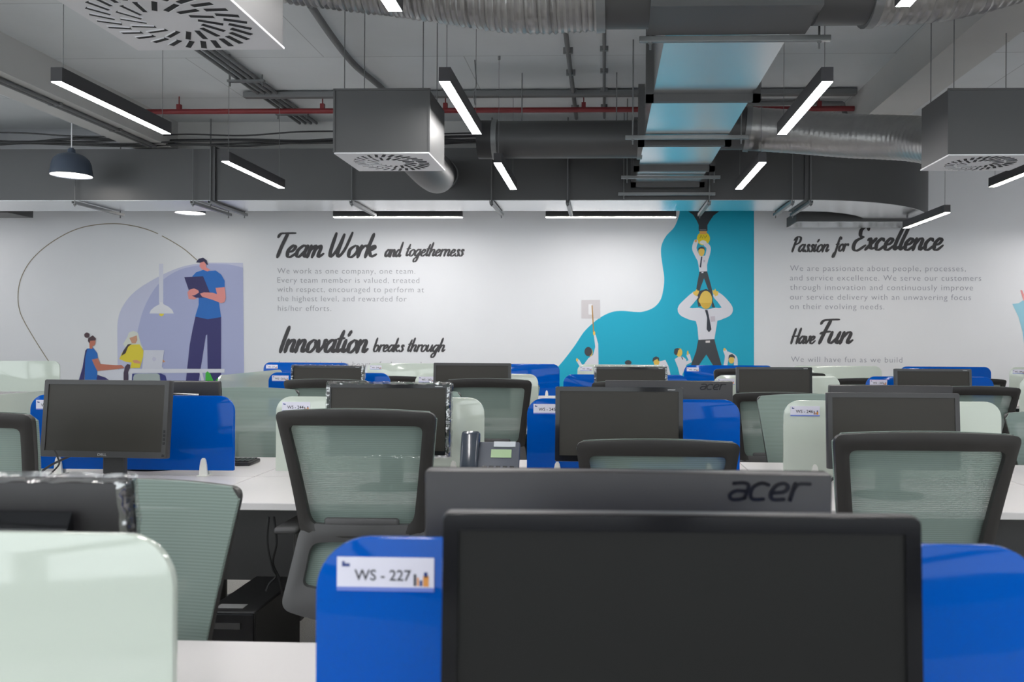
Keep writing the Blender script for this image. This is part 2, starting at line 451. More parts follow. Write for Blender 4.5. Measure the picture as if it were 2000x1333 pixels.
# turn towards the wall
e = MB(); ro, cyc = 1.85, MDY0 + 1.85; ri = ro - (MDY1 - MDY0); vs = []; fs = []; n = 18
for i in range(n + 1):
    a = i / n * PI / 2
    for r_, z_ in ((ro, MDB), (ro, ztr), (ri, ztr), (ri, MDB)):
        vs.append((xe + r_ * math.sin(a), cyc - r_ * math.cos(a), z_))
for i in range(n):
    for k in range(4):
        fs.append((i * 4 + k, i * 4 + (k + 1) % 4, (i + 1) * 4 + (k + 1) % 4, (i + 1) * 4 + k))
fs += [(3, 2, 1, 0), tuple(n * 4 + k for k in range(4))]
e.add(vs, fs).build('duct_elbow', M['duct'], t, smooth=True)
e = MB(); vs = []
for i in range(n + 1):
    a = i / n * PI / 2
    for r_, z_ in ((ro - .004, MDB - .004), (ri + .004, MDB - .004), (ri + .004, MDB), (ro - .004, MDB)): vs.append((xe + r_ * math.sin(a), cyc - r_ * math.cos(a), z_))
e.add(vs, fs).build('bottom_sheet', M['foil'], t)['label'] = 'paler metal underside of the bend'  # same paler metal sheet, following the bend
xa, _ = P(1546, 420, 10.4); xb, _ = P(1800, 420, 10.4)
MB().box(xa, xb, 10.15, 10.68, P(1600, 433, 10.15)[1], P(1600, 414, 10.15)[1]).build('plenum_tray', M['duct'], t)
MB().box(xa + .01, xb - .01, 10.16, 10.67, P(1600, 433, 10.15)[1] - .004, P(1600, 433, 10.15)[1]).build('bottom_sheet', M['foil'], t)
for px in (418, 1110, 1575):
    x, _ = P(px, 300, MDY0 - .01)
    MB().box(x - .02, x + .02, MDY0 - .025, MDY1 + .02, MDB - .012, (ztl if px < 1000 else ztr) + .02).build('duct_flange', M['duct'], t)
x, _ = P(16, 410, 9.9)
tag(MB().box(-8.6, P(32, 410, 9.9)[0], 9.75, 10.2, P(16, 419, 9.9)[1], CZ + 1.9).build('branch_box', M['ductpaint']), 'small dark duct end at the far left under the main duct', 'air duct')

# foil branch duct above the aisle
t = empty('branch_duct', (0, 0, 0), 'foil bottomed rectangular duct running from the ceiling plenum to the main duct', 'air duct')
BB = CZ + 1.64
bx0, bx1 = .32, .98
MB().box(bx0, bx1, 4.4, MDY0 - .026, BB, BB + .42).build('duct_body', M['foil'], t)
MB().box(.22, 1.06, 4.02, 4.4, BB - .005, BB + .62).build('plenum', M['ductpaint'], t)
for Y in (5.5, 6.75, 7.75, 8.55):
    f_ = MB()
    f_.box(bx0 - .05, bx1 + .05, Y - .025, Y + .025, BB - .045, BB + .002); f_.box(bx0 - .05, bx0 + .002, Y - .025, Y + .025, BB - .045, BB + .46); f_.box(bx1 - .002, bx1 + .05, Y - .025, Y + .025, BB - .045, BB + .46)
    f_.build('duct_flange', M['ductpaint'], t)
def trapeze(Y, x0, x1, z, label, zt=None):
    t = empty('duct_hanger', ((x0 + x1) / 2, Y, z), label, 'duct hanger', 'trapeze hangers of the foil duct')
    h = (x1 - x0) / 2
    MB().rbox(-h - .06, h + .06, -.015, .015, -.02, .01, .003).build('channel', M['steel'], t)
    for sx in (-1, 1):
        b = MB(); b.tube([(sx * h, 0, -.06), (sx * h, 0, (zt or ZC) - z)], .006, 8)
        b.lathe([(0, -.028), (.012, -.028), (.012, -.02), (0, -.02)], 6, (sx * h, 0, 0)); b.build('threaded_rod', M['steel'], t)
trapeze(4.42, .24, 1.14, BB - .016, 'steel hanger bar under the near end of the foil duct')
trapeze(6.55, .22, 1.08, BB - .016, 'steel hanger bar under the middle of the foil duct')
trapeze(8.15, .22, 1.08, BB - .016, 'steel hanger bar under the foil duct near the big duct')
trapeze(8.66, .2, 1.1, BB - .09, 'steel hanger bar where the foil duct meets the big duct')
# hangers of the main duct: rod + channel running front to back under it
for k, (px, rod, lab) in enumerate([(150, 0, 'leftmost steel channel under the main duct, below the bell pendant'),
      (380, 0, 'first of two steel channels side by side at left under the main duct'), (414, 1, 'second of two steel channels side by side at left under the main duct'),
      (689, 1, 'steel channel under the main duct beneath the central diffuser box'), (961, 1, 'steel channel under the main duct between the two wall strip lights'),
      (1109, 1, 'steel channel under the main duct at the left end of the right wall strip light'), (1384, 0, 'steel channel under the main duct above the light bulb drawing'),
      (1546, 0, 'left of two steel channels under the duct above Passion for Excellence'), (1582, 1, 'right of two steel channels under the duct bend')]):
    x, _ = P(px, 390, MDY0)
    t = empty('duct_hanger', (x, MDY0 - .06, MDB - .015), lab, 'duct hanger', 'channel hangers of the main duct')
    L = MDY1 - MDY0 + .2
    MB().prism([(-.02, -.03), (.02, -.03), (.02, .0), (.015, .0), (.015, -.025), (-.015, -.025), (-.015, 0), (-.02, 0)], 0, L).build('channel', M['steel'], t)
    r_ = MB(); r_.tube([(0, .025, -.06), (0, .025, (ZC if rod else ztl) - MDB)], .008 if rod else .005, 8)
    r_.lathe([(0, -.045), (.018, -.045), (.018, -.03), (0, -.03)], 6, (0, .025, 0)); r_.build('threaded_rod', M['conduit'], t)
    MB().tube([(0, L - .05, -.06), (0, L - .05, ZC - MDB)], .006, 6).build('threaded_rod', M['conduit'], t)

def flex(name, pts, r, label, ridge=0.006, pitch=0.028, rf=None, m_='flex'):
    c = cat_rom([Vector(p) for p in pts], 40)
    # resample evenly
    d = [0]
    for i in range(1, len(c)): d.append(d[-1] + (c[i] - c[i - 1]).length)
    n = int(d[-1] / (pitch / 4)) if ridge else 60
    out = []; j = 0
    for i in range(n + 1):
        s_ = d[-1] * i / n
        while j < len(d) - 2 and d[j + 1] < s_: j += 1
        q = (s_ - d[j]) / max(1e-9, d[j + 1] - d[j]); out.append(c[j].lerp(c[j + 1], max(0, min(1, q))))
    rng = random.Random(len(label)); ph = [rng.uniform(-.5, .5) * ridge for _ in range(n + 2)]
    L = d[-1]
    def rr(tt):
        base = rf(tt) if rf else r
        return base + ridge * math.sin(2 * PI * tt * L / pitch) + (ph[int(tt * n)] if ridge else 0)
    t = empty(name, (0, 0, 0), label, 'air duct', 'round ducts feeding the diffuser boxes')
    MB().tube(out, r, 28, rf=rr).build('duct_hose', M[m_], t, smooth=True)
    for p, q in ((out[0], out[2]), (out[-1], out[-3])):
        dd = (q - p).normalized()
        MB().tube([p - dd * .01, p + dd * .035], (rf(0) if rf and p is out[0] else rf(1) if rf else r) + .012, 28).build('collar', M['steel'], t, smooth=True)
    return t
# near flexible ducts out of the plenum
MB_ = MB
t = flex('flexible_duct', [(-.02, 4.2, CZ + 1.81), (-.45, 4.2, CZ + 1.80), (-1.0, 4.2, CZ + 1.88), (-1.75, 4.1, CZ + 1.95), (-2.3, 3.9, CZ + 2.05)], .21, 'ribbed silver flexible duct at the top left of the plenum', .005, .03)
MB().tube([(.22, 4.2, CZ + 1.81), (-.03, 4.2, CZ + 1.81)], .205, 28).build('spigot', M['duct'], t, smooth=True)
t = flex('flexible_duct', [(1.32, 4.2, CZ + 1.82), (1.75, 4.2, CZ + 1.85), (2.25, 4.15, CZ + 1.96), (2.9, 4.1, CZ + 2.05)], .21, 'crumpled silver flexible duct at the top right of the plenum', .004, .045)
MB().tube([(1.06, 4.2, CZ + 1.82), (1.33, 4.2, CZ + 1.82)], .205, 28).build('spigot', M['duct'], t, smooth=True)
# middle right flexible duct to the right diffuser
t = flex('flexible_duct', [(1.22, 7.15, CZ + 1.84), (1.6, 7.1, CZ + 1.80), (2.0, 6.85, CZ + 1.70), (2.35, 6.45, CZ + 1.58), (2.5, 6.0, CZ + 1.43), (2.5, 5.64, CZ + 1.40)], .18, 'smooth grey flexible duct from the foil duct to the right diffuser box', .0012, .05, rf=lambda q: .185 - .02 * q)
MB().tube([(.98, 7.15, CZ + 1.84), (1.23, 7.15, CZ + 1.84)], .18, 28).build('spigot', M['duct'], t, smooth=True)
# middle left round duct to the central diffuser
t = flex('round_duct', [(.32, 7.35, CZ + 1.80), (-.3, 7.35, CZ + 1.80), (-1.0, 7.35, CZ + 1.80)], .165, 'straight grey round duct left of the foil duct, ending in a dark cap', 0, .06, m_='duct')
MB().tube([(-1.0, 7.35, CZ + 1.80), (-1.14, 7.35, CZ + 1.80)], .17, 24).build('end_cap', M['cable'], t, smooth=True)
for x in (-.75, .1): MB().tube([(x, 7.35, CZ + 1.96), (x, 7.35, ZC)], .006, 6).build('threaded_rod', M['conduit'], t)
t = flex('round_duct', [(-1.74, MDY0 - .005, CZ + 1.78), (-1.70, 8.3, CZ + 1.74), (-1.50, 7.3, CZ + 1.46), (-1.41, 6.5, CZ + 1.36), (-1.40, 5.71, CZ + 1.38)], .148, 'grey round duct bending down behind the central diffuser box', 0, .06, m_='duct')

def diffuser_box(x0, x1, y0, y1, zb, h, label, plate_over=.0):
    cx, cyy = (x0 + x1) / 2, (y0 + y1) / 2
    t = empty('air_diffuser', (cx, cyy, zb), label, 'air diffuser', 'swirl diffuser boxes')
    hx, hy = (x1 - x0) / 2, (y1 - y0) / 2
    b = MB(); b.box(-hx + .006, hx - .006, -hy + .006, hy - .006, .008, h)
    for sx in (-1, 1): b.box(sx * hx - .006, sx * hx + .006, -hy, -hy + .012, .008, h)
    b.box(-hx, hx, -hy, -hy + .012, h - .012, h)
    b.build('plenum_box', M['ductpaint'], t)
    MB().rbox(-hx, hx, -hy, hy, -.004, .006, .002).build('face_plate', M['white'], t)
    sl = MB(); R0 = min(hx, hy) * .93
    for (n, ra, rb, ph, wd) in ((28, .70, 1.0, 0, .021), (16, .34, .66, .08, .019)):
        for k in range(n):
            a = 2 * PI * k / n + ph
            tilt = .42
            mx = Matrix.Translation((math.cos(a) * R0 * (ra + rb) / 2, math.sin(a) * R0 * (ra + rb) / 2, -.0045)) @ Matrix.Rotation(a + tilt, 4, 'Z')
            L = R0 * (rb - ra) / 2 * .96
            sl.box(-L, L, -wd / 2, wd / 2, -.0012, .004, M4=mx)
    sl.build('swirl_slots', M['slot'], t)
    vn = MB()
    for (n, ra, rb, ph, wd) in ((28, .70, 1.0, 0, .021), (16, .34, .66, .08, .019)):
        for k in range(n):
            a = 2 * PI * k / n + ph
            mx = Matrix.Translation((math.cos(a) * R0 * (ra + rb) / 2, math.sin(a) * R0 * (ra + rb) / 2, -.006)) @ Matrix.Rotation(a + .42, 4, 'Z')
            L = R0 * (rb - ra) / 2 * .96
            vn.box(-L, L, wd / 2 - .0005, wd / 2 + .002, -.0018, .003, M4=mx)
    vn.build('swirl_vanes', M['white'], t)
    for sx in (-1, 1):
        for syy in (-1, 1):
            r_ = MB(); r_.tube([(sx * (hx - .05), syy * (hy - .05), h), (sx * (hx - .05), syy * (hy - .05), ZC - zb)], .0035, 8)
            r_.box(sx * (hx - .05) - .03, sx * (hx - .05) + .03, syy * (hy - .05) - .012, syy * (hy - .05) + .012, h, h + .012)
            r_.build('threaded_rod', M['conduit'], t)
    return t
DB = 1.174
ax, ay = PZ(652, 299.5, DB); bx_, by_ = PZ(838, 299.5, DB); _, ry = PZ(700, 333.5, DB)
diffuser_box(ax, bx_, ay, ry, CZ + DB, .41, 'grey diffuser box with white swirl face at the centre')
rx, ry1 = PZ(255, 88, DB); rx2, ry2 = PZ(556, 95, DB)
diffuser_box(rx, rx2, ry2 - .6, ry2, CZ + DB, .41, 'white faced swirl diffuser box cut by the top edge at left')
cx0, cy0 = PZ(1853, 303, DB); _, cy1 = PZ(1802, 333, DB)
diffuser_box(cx0, cx0 + .6, cy0, cy1, CZ + DB, .42, 'grey diffuser box with swirl face at the right edge')

# ------------------------------------------------------------------ pipes and conduits on the slab
def pipe(name, pts, r, m_, label, cat='pipe', group=None, seg=10):
    o = MB().tube(pts, r, seg).build(name, M[m_], smooth=True); return tag(o, label, cat, group)
z_ = CZ + 2.25
t = empty('sprinkler_pipe', (0, 8.0, z_), 'thin red fire pipe running across under the concrete slab', 'pipe')
MB().tube([(-4.7, 0, 0), (2.4, 0, 0)], .026, 12).build('pipe_run', M['red'], t, smooth=True)
for px in (350, 630, 870, 1140, 1600):
    x, _ = P(px, 210, 8.0)
    b = MB(); b.tube([(x, 0, .02), (x, 0, ZC - z_)], .006, 6); b.box(x - .02, x + .02, -.02, .02, .01, .07); b.build('pipe_clip', M['red'], t)
b = MB(); xa, za = P(478, 187, 7.85); xb, _ = P(1672, 187, 7.85)
tag(b.rbox(xa, xb, 7.8, 7.88, za - .028, za + .028, .008).build('cable_channel', M['conduit']), 'grey metal channel running across just above the red pipe', 'cable channel')
for k in range(4):
    x = -3.36 + k * .062
    lab = ['leftmost', 'second from left', 'third from left', 'rightmost'][k]
    pipe('conduit', [(x, 5.6, ZC - .03), (x, 7.6, ZC - .03), (x, 8.9, ZC - .03 if k < 9 else 0)], .016, 'conduit', lab + ' of the four parallel conduits on the slab behind the top left diffuser', 'conduit', 'four conduits on the slab')
for Y, lab in ((7.35, 'steel strut across the four conduits, upper one in the photo'), (8.45, 'steel strut across the four conduits, lower one in the photo')):
    t = empty('conduit_strut', (-3.27, Y, ZC - .055), lab, 'strut')
    MB().box(-.17, .17, -.02, .02, -.012, .008).build('strut_bar', M['steel'], t)
    for sx in (-.15, .15): MB().tube([(sx, 0, -.05), (sx, 0, .055)], .007, 6).build('strut_bolt', M['steel'], t)
hose = [Vector((-2.08, 5.7, ZC - .05)), Vector((-2.12, 6.3, ZC - .06)), Vector((-2.16, 7.0, ZC - .04)), Vector((-2.1, 7.7, ZC - .04)), Vector((-2.1, 8.8, ZC - .04))]
pipe('conduit_hose', cat_rom(hose, 10), .027, 'conduit', 'curved grey hose on the slab above the central diffuser box', 'conduit')
for px, y0, y1, r_, lab in ((1106, 73, 260, .02, 'jointed conduit on the slab right of the central strip light'), (1180, 70, 270, .014, 'thin straight conduit on the slab left of the foil duct')):
    xa, ya = PZ(px, y0, 2.37)
    t = empty('conduit', (xa, ya, ZC - r_ - .01), lab, 'conduit')
    MB().tube([(0, -.3, 0), (0, 8.75 - ya, 0)], r_, 10).build('conduit_run', M['conduit'], t, smooth=True)
    for q in range(4): MB().box(-r_ - .02, r_ + .02, .3 + q * .55, .33 + q * .55, -r_ * .9, r_ + .012).build('saddle_clip', M['steel'], t)
# conduits on the left beam and the right bay
for dx, lab in ((0, 'conduit along the left beam, the nearer of a pair'), (-.055, 'conduit along the left beam, the farther of a pair')):
    x = -4.86 + dx
    t = empty('conduit', (x, 5.0, CZ + 2.09 - .02), lab, 'conduit', 'conduits under the left beam')
    MB().tube([(0, 0, 0), (0, 3.7, 0)], .017, 10).build('conduit_run', M['conduit'], t, smooth=True)
    for q in range(3): MB().box(-.03, .03, 1.2 + q * .9, 1.23 + q * .9, -.012, .02).build('saddle_clip', M['steel'], t)
pipe('conduit', cat_rom([Vector(p) for p in ((3.6, 6.25, ZC - .04), (3.0, 6.25, ZC - .04), (2.86, 6.22, ZC - .05), (2.84, 6.1, ZC - .1), (2.84, 5.9, ZC - .25))], 8), .03, 'conduit', 'bent conduit at the upper right beyond the beam', 'conduit')
x, zz = P(1662, 190, 8.1)
pipe('conduit', cat_rom([Vector(p) for p in ((1.2, 8.2, ZC - .04), (2.2, 8.2, ZC - .04), (2.36, 8.2, ZC - .1), (2.38, 8.2, ZC - .5))], 8), .025, 'conduit', 'bent conduit beside the right beam behind the strip light', 'conduit')
# sagging cables above the main duct
rng = random.Random(3)
for k in range(5):
    pts = []
    zb = [2.16, 2.12, 2.09, 2.19, 2.10][k]
    for i in range(13):
        x = -7.6 + i * .62
        pts.append(Vector((x, MDY0 - .02 - .04 * k + rng.uniform(-.02, .02), CZ + zb + rng.uniform(-.02, .025))))
    pipe('ceiling_cable', cat_rom(pts, 6), [.014, .009, .012, .008, .01][k], 'cable', ['topmost', 'second', 'third', 'fourth', 'lowest'][k] + ' black cable slung along the top of the main duct' if k not in (0, 4) else ['topmost', '', '', '', 'lowest'][k] + ' of the black cables slung along the main duct', 'cable', 'black cables above the main duct')
for k in range(2):
    z0 = CZ + [2.17, 2.10][k]
    pts = [Vector((-1.75 + i * .32, MDY0 - .1 - .05 * k, z0 + rng.uniform(-.008, .008))) for i in range(7)]
    pipe('ceiling_cable', cat_rom(pts, 6), .013, 'cable', ['upper', 'lower'][k] + ' dark cable between the central diffuser and the foil duct', 'cable')
# loose hanging wires / brackets
for px, y0, y1, Y, lab in ((927, 60, 205, 7.0, 'thin loose wire hanging beside the central strip light'),):
    xa, za = P(px, y1, Y)
    pipe('hanging_wire', cat_rom([Vector(p) for p in ((xa, Y, ZC), (xa + .012, Y, ZC - .2), (xa - .006, Y, (ZC + za) / 2 - .1), (xa + .004, Y, za))], 8), .006, 'conduit', lab, 'wire', seg=6)
xa, za = P(985, 268, 8.55)
tag(MB().rbox(xa - .16, xa + .12, 8.45, 8.65, za - .16, za + .1, .02).build('junction_box', M['cable']), 'black junction box hanging right of the central strip light', 'junction box')

# ------------------------------------------------------------------ mural wall
def lay(mb, pts, m_, layer, smooth=0, ribbon=None, closed=True):
    """a flat vinyl print on the wall; pts are photo pixels"""
    EPS[0] = (EPS[0] + 1) % 37; y = YW - .002 - layer * .0012 - EPS[0] * 2.4e-5
    q = [Vector((*P(px, py, YW), 0)) for px, py in pts]
    if ribbon is not None:
        c = cat_rom(q, 8) if smooth else q
        ribbon_mb(mb, c, ribbon if callable(ribbon) else (lambda t_: ribbon), y, m_); return
    c = cat_rom(q, smooth, True) if smooth else q
    # triangulate
    bm = bmesh.new(); vs = [bm.verts.new((p.x, y, p.y)) for p in c]
    ed = [bm.edges.new((vs[i], vs[(i + 1) % len(vs)])) for i in range(len(vs))]
    bmesh.ops.triangle_fill(bm, use_beauty=True, use_dissolve=False, edges=ed)
    bm.verts.index_update()
    mb.add([v.co.copy() for v in bm.verts], [[v.index for v in f.verts] for f in bm.faces], m_); bm.free()
EPS = [0]; YS = [1]
def ribbon_mb(mb, c, wf, y, m_, round_=True):
    n = len(c); vs = []; fs = []
    EPS[0] = (EPS[0] + 1) % 37; y -= EPS[0] * 2.4e-5 * YS[0]
    for i, p in enumerate(c):
        d = (c[min(i + 1, n - 1)] - c[max(i - 1, 0)])
        d = d.normalized() if d.length > 1e-9 else Vector((1, 0, 0))
        nx = Vector((-d.y, d.x, 0)); w_ = wf(i / (n - 1)) / 2
        a = p + nx * w_; b = p - nx * w_
        vs += [(a.x, y - i * 4e-6 * YS[0], a.y), (b.x, y - i * 4e-6 * YS[0], b.y)]
    for i in range(n - 1): fs.append((2 * i, 2 * i + 1, 2 * i + 3, 2 * i + 2))
    if round_:
        for j, (p, q) in enumerate(((c[0], c[1]), (c[-1], c[-2]))):
            w_ = wf(j) / 2; o = len(vs); yc = y + (2e-5 if j == 0 else -n * 4e-6 - 1e-5) * YS[0]; vs.append((p.x, yc, p.y)); k = 10
            for a in range(k + 1): vs.append((p.x + w_ * math.cos(2 * PI * a / k), yc, p.y + w_ * math.sin(2 * PI * a / k)))
            for a in range(k): fs.append((o, o + 1 + a, o + 2 + a))
    mb.add(vs, fs, m_)
def ell(cx, cy_, rx_, ry_, n=20): return [(cx + rx_ * math.cos(2 * PI * k / n), cy_ + ry_ * math.sin(2 * PI * k / n)) for k in range(n)]
A_ = lambda L: [(x / 2.857, 400 + y / 2.857) for x, y in L]
B_ = lambda L: [(1080 + x / 3.507, 390 + y / 3.507) for x, y in L]
C_ = lambda L: [(1460 + x / 3.7037, 420 + y / 3.7037) for x, y in L]
NAVY, SHIRT, PINK, BROWN = mur(48, 44, 112), mur(16, 110, 200), mur(238, 152, 146), mur(204, 122, 98)
WHT, YEL, GOLD, DARK = mur(228, 228, 236), mur(238, 218, 52), mur(238, 202, 92), mur(64, 68, 74)

t = empty('team_mural', (0, 0, 0), 'printed wall art at left of a man with tablet standing by two seated women', 'wall art')
b = MB()
SMO = lambda L: [(p.x, p.y) for p in cat_rom([Vector((x, y, 0)) for x, y in L], 6)]
lay(b, A_([(660, 1080)] + SMO([(656, 800), (658, 650), (690, 560), (760, 480), (880, 405), (1000, 352), (1100, 330), (1180, 324)]) + [(1356, 325), (1364, 1080)]), mur(204, 207, 232), 0)
lay(b, A_([(735, 1080)] + SMO([(752, 800), (770, 700), (800, 590), (850, 490), (910, 420), (1000, 365), (1100, 340), (1180, 331), (1280, 335), (1357, 352)]) + [(1364, 1080)]), mur(178, 184, 222), 1)
b.build('lilac_backdrop', None, t)
b = MB()
lay(b, A_([(272, 875), (205, 770), (140, 660), (110, 590), (101, 510), (115, 420), (160, 330), (230, 255), (320, 190), (420, 140), (520, 115), (640, 106), (740, 118), (820, 138), (881, 162)]), mur(136, 124, 98), 0, 1, .011)
lay(b, A_([(905, 175), (960, 205), (1030, 250), (1102, 312)]), mur(136, 124, 98), 0, 1, .011)
b.build('drawn_arc', None, t)
b = MB()
lay(b, A_([(888, 330), (912, 330), (912, 552), (888, 552)]), mur(222, 224, 238), 2)
lay(b, A_([(835, 608), (842, 590), (862, 572), (890, 556), (894, 545), (908, 545), (914, 556), (942, 570), (962, 588), (971, 608)]), mur(232, 233, 240), 2)
lay(b, A_([(888, 609), (916, 609), (914, 617), (902, 624), (891, 618)]), YEL, 2)
b.build('drawn_lamp', None, t)
b = MB()
lay(b, A_([(1092, 622), (1160, 640), (1235, 626), (1235, 1080), (1162, 1080), (1157, 725), (1150, 730), (1095, 1080), (1028, 1080), (1060, 780), (1075, 700)]), NAVY, 3)
lay(b, A_([(1075, 400), (1095, 378), (1140, 363), (1170, 370), (1205, 368), (1235, 390), (1255, 425), (1255, 462), (1207, 466), (1222, 540), (1235, 628), (1160, 640), (1090, 625), (1110, 560), (1110, 520), (1080, 480)]), SHIRT, 4)
lay(b, A_([(1118, 322), (1140, 316), (1152, 335), (1152, 350), (1175, 365), (1160, 373), (1140, 366), (1127, 360), (1115, 345)]), PINK, 5)
lay(b, A_([(1095, 323), (1110, 303), (1135, 296), (1155, 310), (1163, 338), (1152, 333), (1140, 318), (1118, 325)]), mur(40, 38, 78), 6)
lay(b, A_([(1030, 405), (1135, 400), (1172, 490), (1190, 492), (1150, 520), (1070, 520)]), mur(46, 40, 100), 6)
lay(b, A_([(1048, 490), (1060, 475), (1085, 468), (1108, 478), (1113, 490), (1090, 505), (1072, 508), (1100, 522), (1090, 529), (1055, 527)]), PINK, 7)
lay(b, A_([(1118, 497), (1140, 490), (1190, 492), (1213, 500), (1205, 465), (1256, 461), (1262, 520), (1255, 545), (1235, 550), (1190, 532), (1130, 514)]), PINK, 7)
b.build('standing_man', None, t)
b = MB()
lay(b, A_([(485, 805), (520, 798), (545, 830), (548, 860), (515, 865), (530, 900), (545, 930), (535, 1060), (472, 1060), (475, 920), (478, 850)]), SHIRT, 3)
lay(b, A_([(478, 815), (490, 802), (478, 850), (470, 1000), (470, 1060), (430, 1060), (443, 975), (462, 910)]), NAVY, 4)
lay(b, A_([(505, 755), (535, 757), (533, 780), (525, 788), (518, 790), (518, 805), (502, 805), (500, 775)]), BROWN, 4)
lay(b, A_([(495, 745), (520, 730), (538, 748), (535, 758), (506, 760), (502, 775), (492, 762)]), mur(78, 52, 60), 5)
lay(b, A_(ell(487, 729, 15, 15)), mur(78, 52, 60), 5)
lay(b, A_([(515, 865), (548, 858), (562, 890), (650, 896), (680, 895), (697, 912), (640, 920), (545, 928), (530, 900)]), BROWN, 5)
lay(b, A_([(545, 950), (610, 972), (660, 1010), (535, 1010)]), NAVY, 4)
b.build('seated_woman', None, t)
b = MB()
lay(b, A_([(710, 742), (720, 715), (745, 705), (770, 715), (778, 745), (788, 778), (800, 802), (780, 795), (700, 795), (688, 778)]), mur(226, 229, 220), 2)
lay(b, A_([(715, 782), (780, 780), (802, 815), (800, 850), (782, 912), (728, 913), (735, 882), (705, 878), (667, 862), (682, 828)]), YEL, 3)
lay(b, A_([(678, 845), (690, 815), (715, 780), (737, 776), (716, 795), (702, 830)]), mur(60, 48, 52), 4)
lay(b, A_([(724, 745), (765, 730), (768, 755), (758, 775), (738, 775)]), mur(214, 160, 128), 4)
lay(b, A_([(740, 870), (765, 867), (786, 878), (785, 888), (750, 884)]), mur(224, 160, 120), 4)
lay(b, A_([(908, 862), (925, 878), (910, 882)]), mur(224, 160, 120), 4)
lay(b, A_([(805, 812), (918, 812), (905, 905), (915, 916), (795, 916)]), mur(220, 222, 234), 5)
lay(b, A_(ell(862, 862, 11, 12)), mur(208, 208, 228), 6)
b.build('woman_with_laptop', None, t)
b = MB()
lay(b, A_([(545, 932), (722, 916), (1255, 917), (1255, 938), (725, 941), (690, 1000), (640, 1000)]), mur(228, 230, 240), 6)
lay(b, A_([(724, 938), (740, 938), (734, 1060), (714, 1060)]), mur(228, 230, 240), 6)
lay(b, A_([(1115, 938), (1131, 938), (1160, 1060), (1143, 1060)]), mur(228, 230, 240), 6)
lay(b, A_([(700, 905), (712, 890), (728, 893), (728, 912), (718, 935), (718, 1040), (692, 1040), (692, 940)]), mur(70, 52, 78), 7)
lay(b, A_([(735, 945), (900, 942), (925, 955), (932, 985), (932, 1040), (735, 1040)]), mur(42, 48, 128), 5)
lay(b, A_([(746, 1010), (745, 965), (752, 948), (775, 944), (880, 943), (893, 950), (899, 1010)]), mur(176, 188, 186), 6, 0)
lay(b, A_([(1148, 1000), (1149, 940), (1160, 930), (1176, 945), (1200, 1000)]), mur(60, 190, 60), 7)
lay(b, A_([(1203, 985), (1218, 965), (1236, 975), (1236, 1010)]), mur(60, 180, 60), 7)
b.build('drawn_table', None, t)

t = empty('teamwork_mural', (0, 0, 0), 'turquoise wall art of businessmen stacked up to reach a light bulb', 'wall art')
b = MB()
CY = mur(0, 176, 208)
edge = [(870, 20), (868, 80), (860, 120), (830, 190), (775, 250), (745, 310), (740, 370), (750, 450), (762, 540), (755, 620), (735, 690), (690, 740), (620, 768), (560, 770), (470, 763), (400, 772), (330, 805), (270, 850), (210, 910), (150, 1000), (90, 1080), (40, 1140), (-20, 1200)]
sm = [(p.x, p.y) for p in cat_rom([Vector((x, y, 0)) for x, y in edge], 5)]
lay(b, B_(sm + [(-60, 1260), (-60, 1500), (1377, 1500), (1377, 20)]), CY, 0)
b.build('turquoise_wave', None, t)
b = MB()
lay(b, B_([(925, 80), (1140, 80), (1100, 110), (1072, 150), (1058, 175), (1058, 216), (998, 216), (998, 175), (985, 145), (960, 105)]), mur(52, 58, 64), 1)
lay(b, B_([(1004, 204), (1050, 204), (1050, 212), (1004, 212)]), mur(120, 124, 130), 2)
lay(b, B_(ell(1030, 268, 45, 46)), mur(240, 216, 20), 2)
lay(b, B_([(1003, 217), (1054, 217), (1050, 238), (1008, 238)]), mur(238, 176, 90), 3)
lay(b, B_(ell(1028, 294, 23, 14)), mur(240, 240, 230), 3)
lay(b, B_([(1006, 266), (1014, 244), (1024, 266), (1032, 246), (1041, 266), (1052, 248)]), mur(70, 70, 40), 3, 0, .006)
b.build('light_bulb_drawing', None, t)
b = MB()
lay(b, B_([(1003, 495), (1055, 490), (1075, 560), (1090, 620), (1095, 700), (1112, 742), (1088, 738), (1088, 680), (1060, 610), (1035, 540), (1012, 600), (1000, 650), (1020, 730), (995, 735), (985, 680), (978, 640), (985, 590)]), DARK, 1)
lay(b, B_([(984, 392), (1000, 385), (1040, 385), (1068, 392), (1055, 450), (1056, 492), (1003, 495), (995, 440)]), WHT, 2)
lay(b, B_([(980, 288), (968, 335), (990, 388), (1002, 410)]), WHT, 2, 1, .058)
lay(b, B_([(1046, 308), (1066, 334), (1056, 388), (1046, 410)]), WHT, 2, 1, .058)
lay(b, B_(ell(978, 284, 8, 10)), mur(236, 176, 100), 3)
lay(b, B_(ell(1017, 356, 21, 32)), GOLD, 3)
lay(b, B_([(993, 352), (996, 332), (1018, 322), (1036, 330), (1041, 352), (1030, 337), (1008, 336)]), DARK, 4)
lay(b, B_([(1014, 392), (1023, 392), (1018, 430), (1014, 468), (1004, 462), (1010, 420)]), mur(40, 48, 66), 4)
lay(b, B_([(1029, 415), (1042, 413), (1042, 429), (1031, 431)]), mur(200, 196, 208), 4)
lay(b, B_([(1017, 497), (1030, 496), (1030, 504), (1017, 504)]), WHT, 4)
b.build('upper_man', None, t)
b = MB()
lay(b, B_([(995, 960), (1105, 955), (1115, 1000), (1155, 1135), (1185, 1260), (1120, 1260), (1095, 1135), (1050, 1062), (1000, 1135), (960, 1260), (910, 1260), (945, 1135), (980, 1040)]), DARK, 2)
lay(b, B_([(945, 745), (1000, 742), (1050, 755), (1110, 742), (1150, 745), (1165, 790), (1128, 815), (1118, 880), (1105, 957), (997, 962), (990, 880), (974, 812), (930, 790)]), WHT, 3)
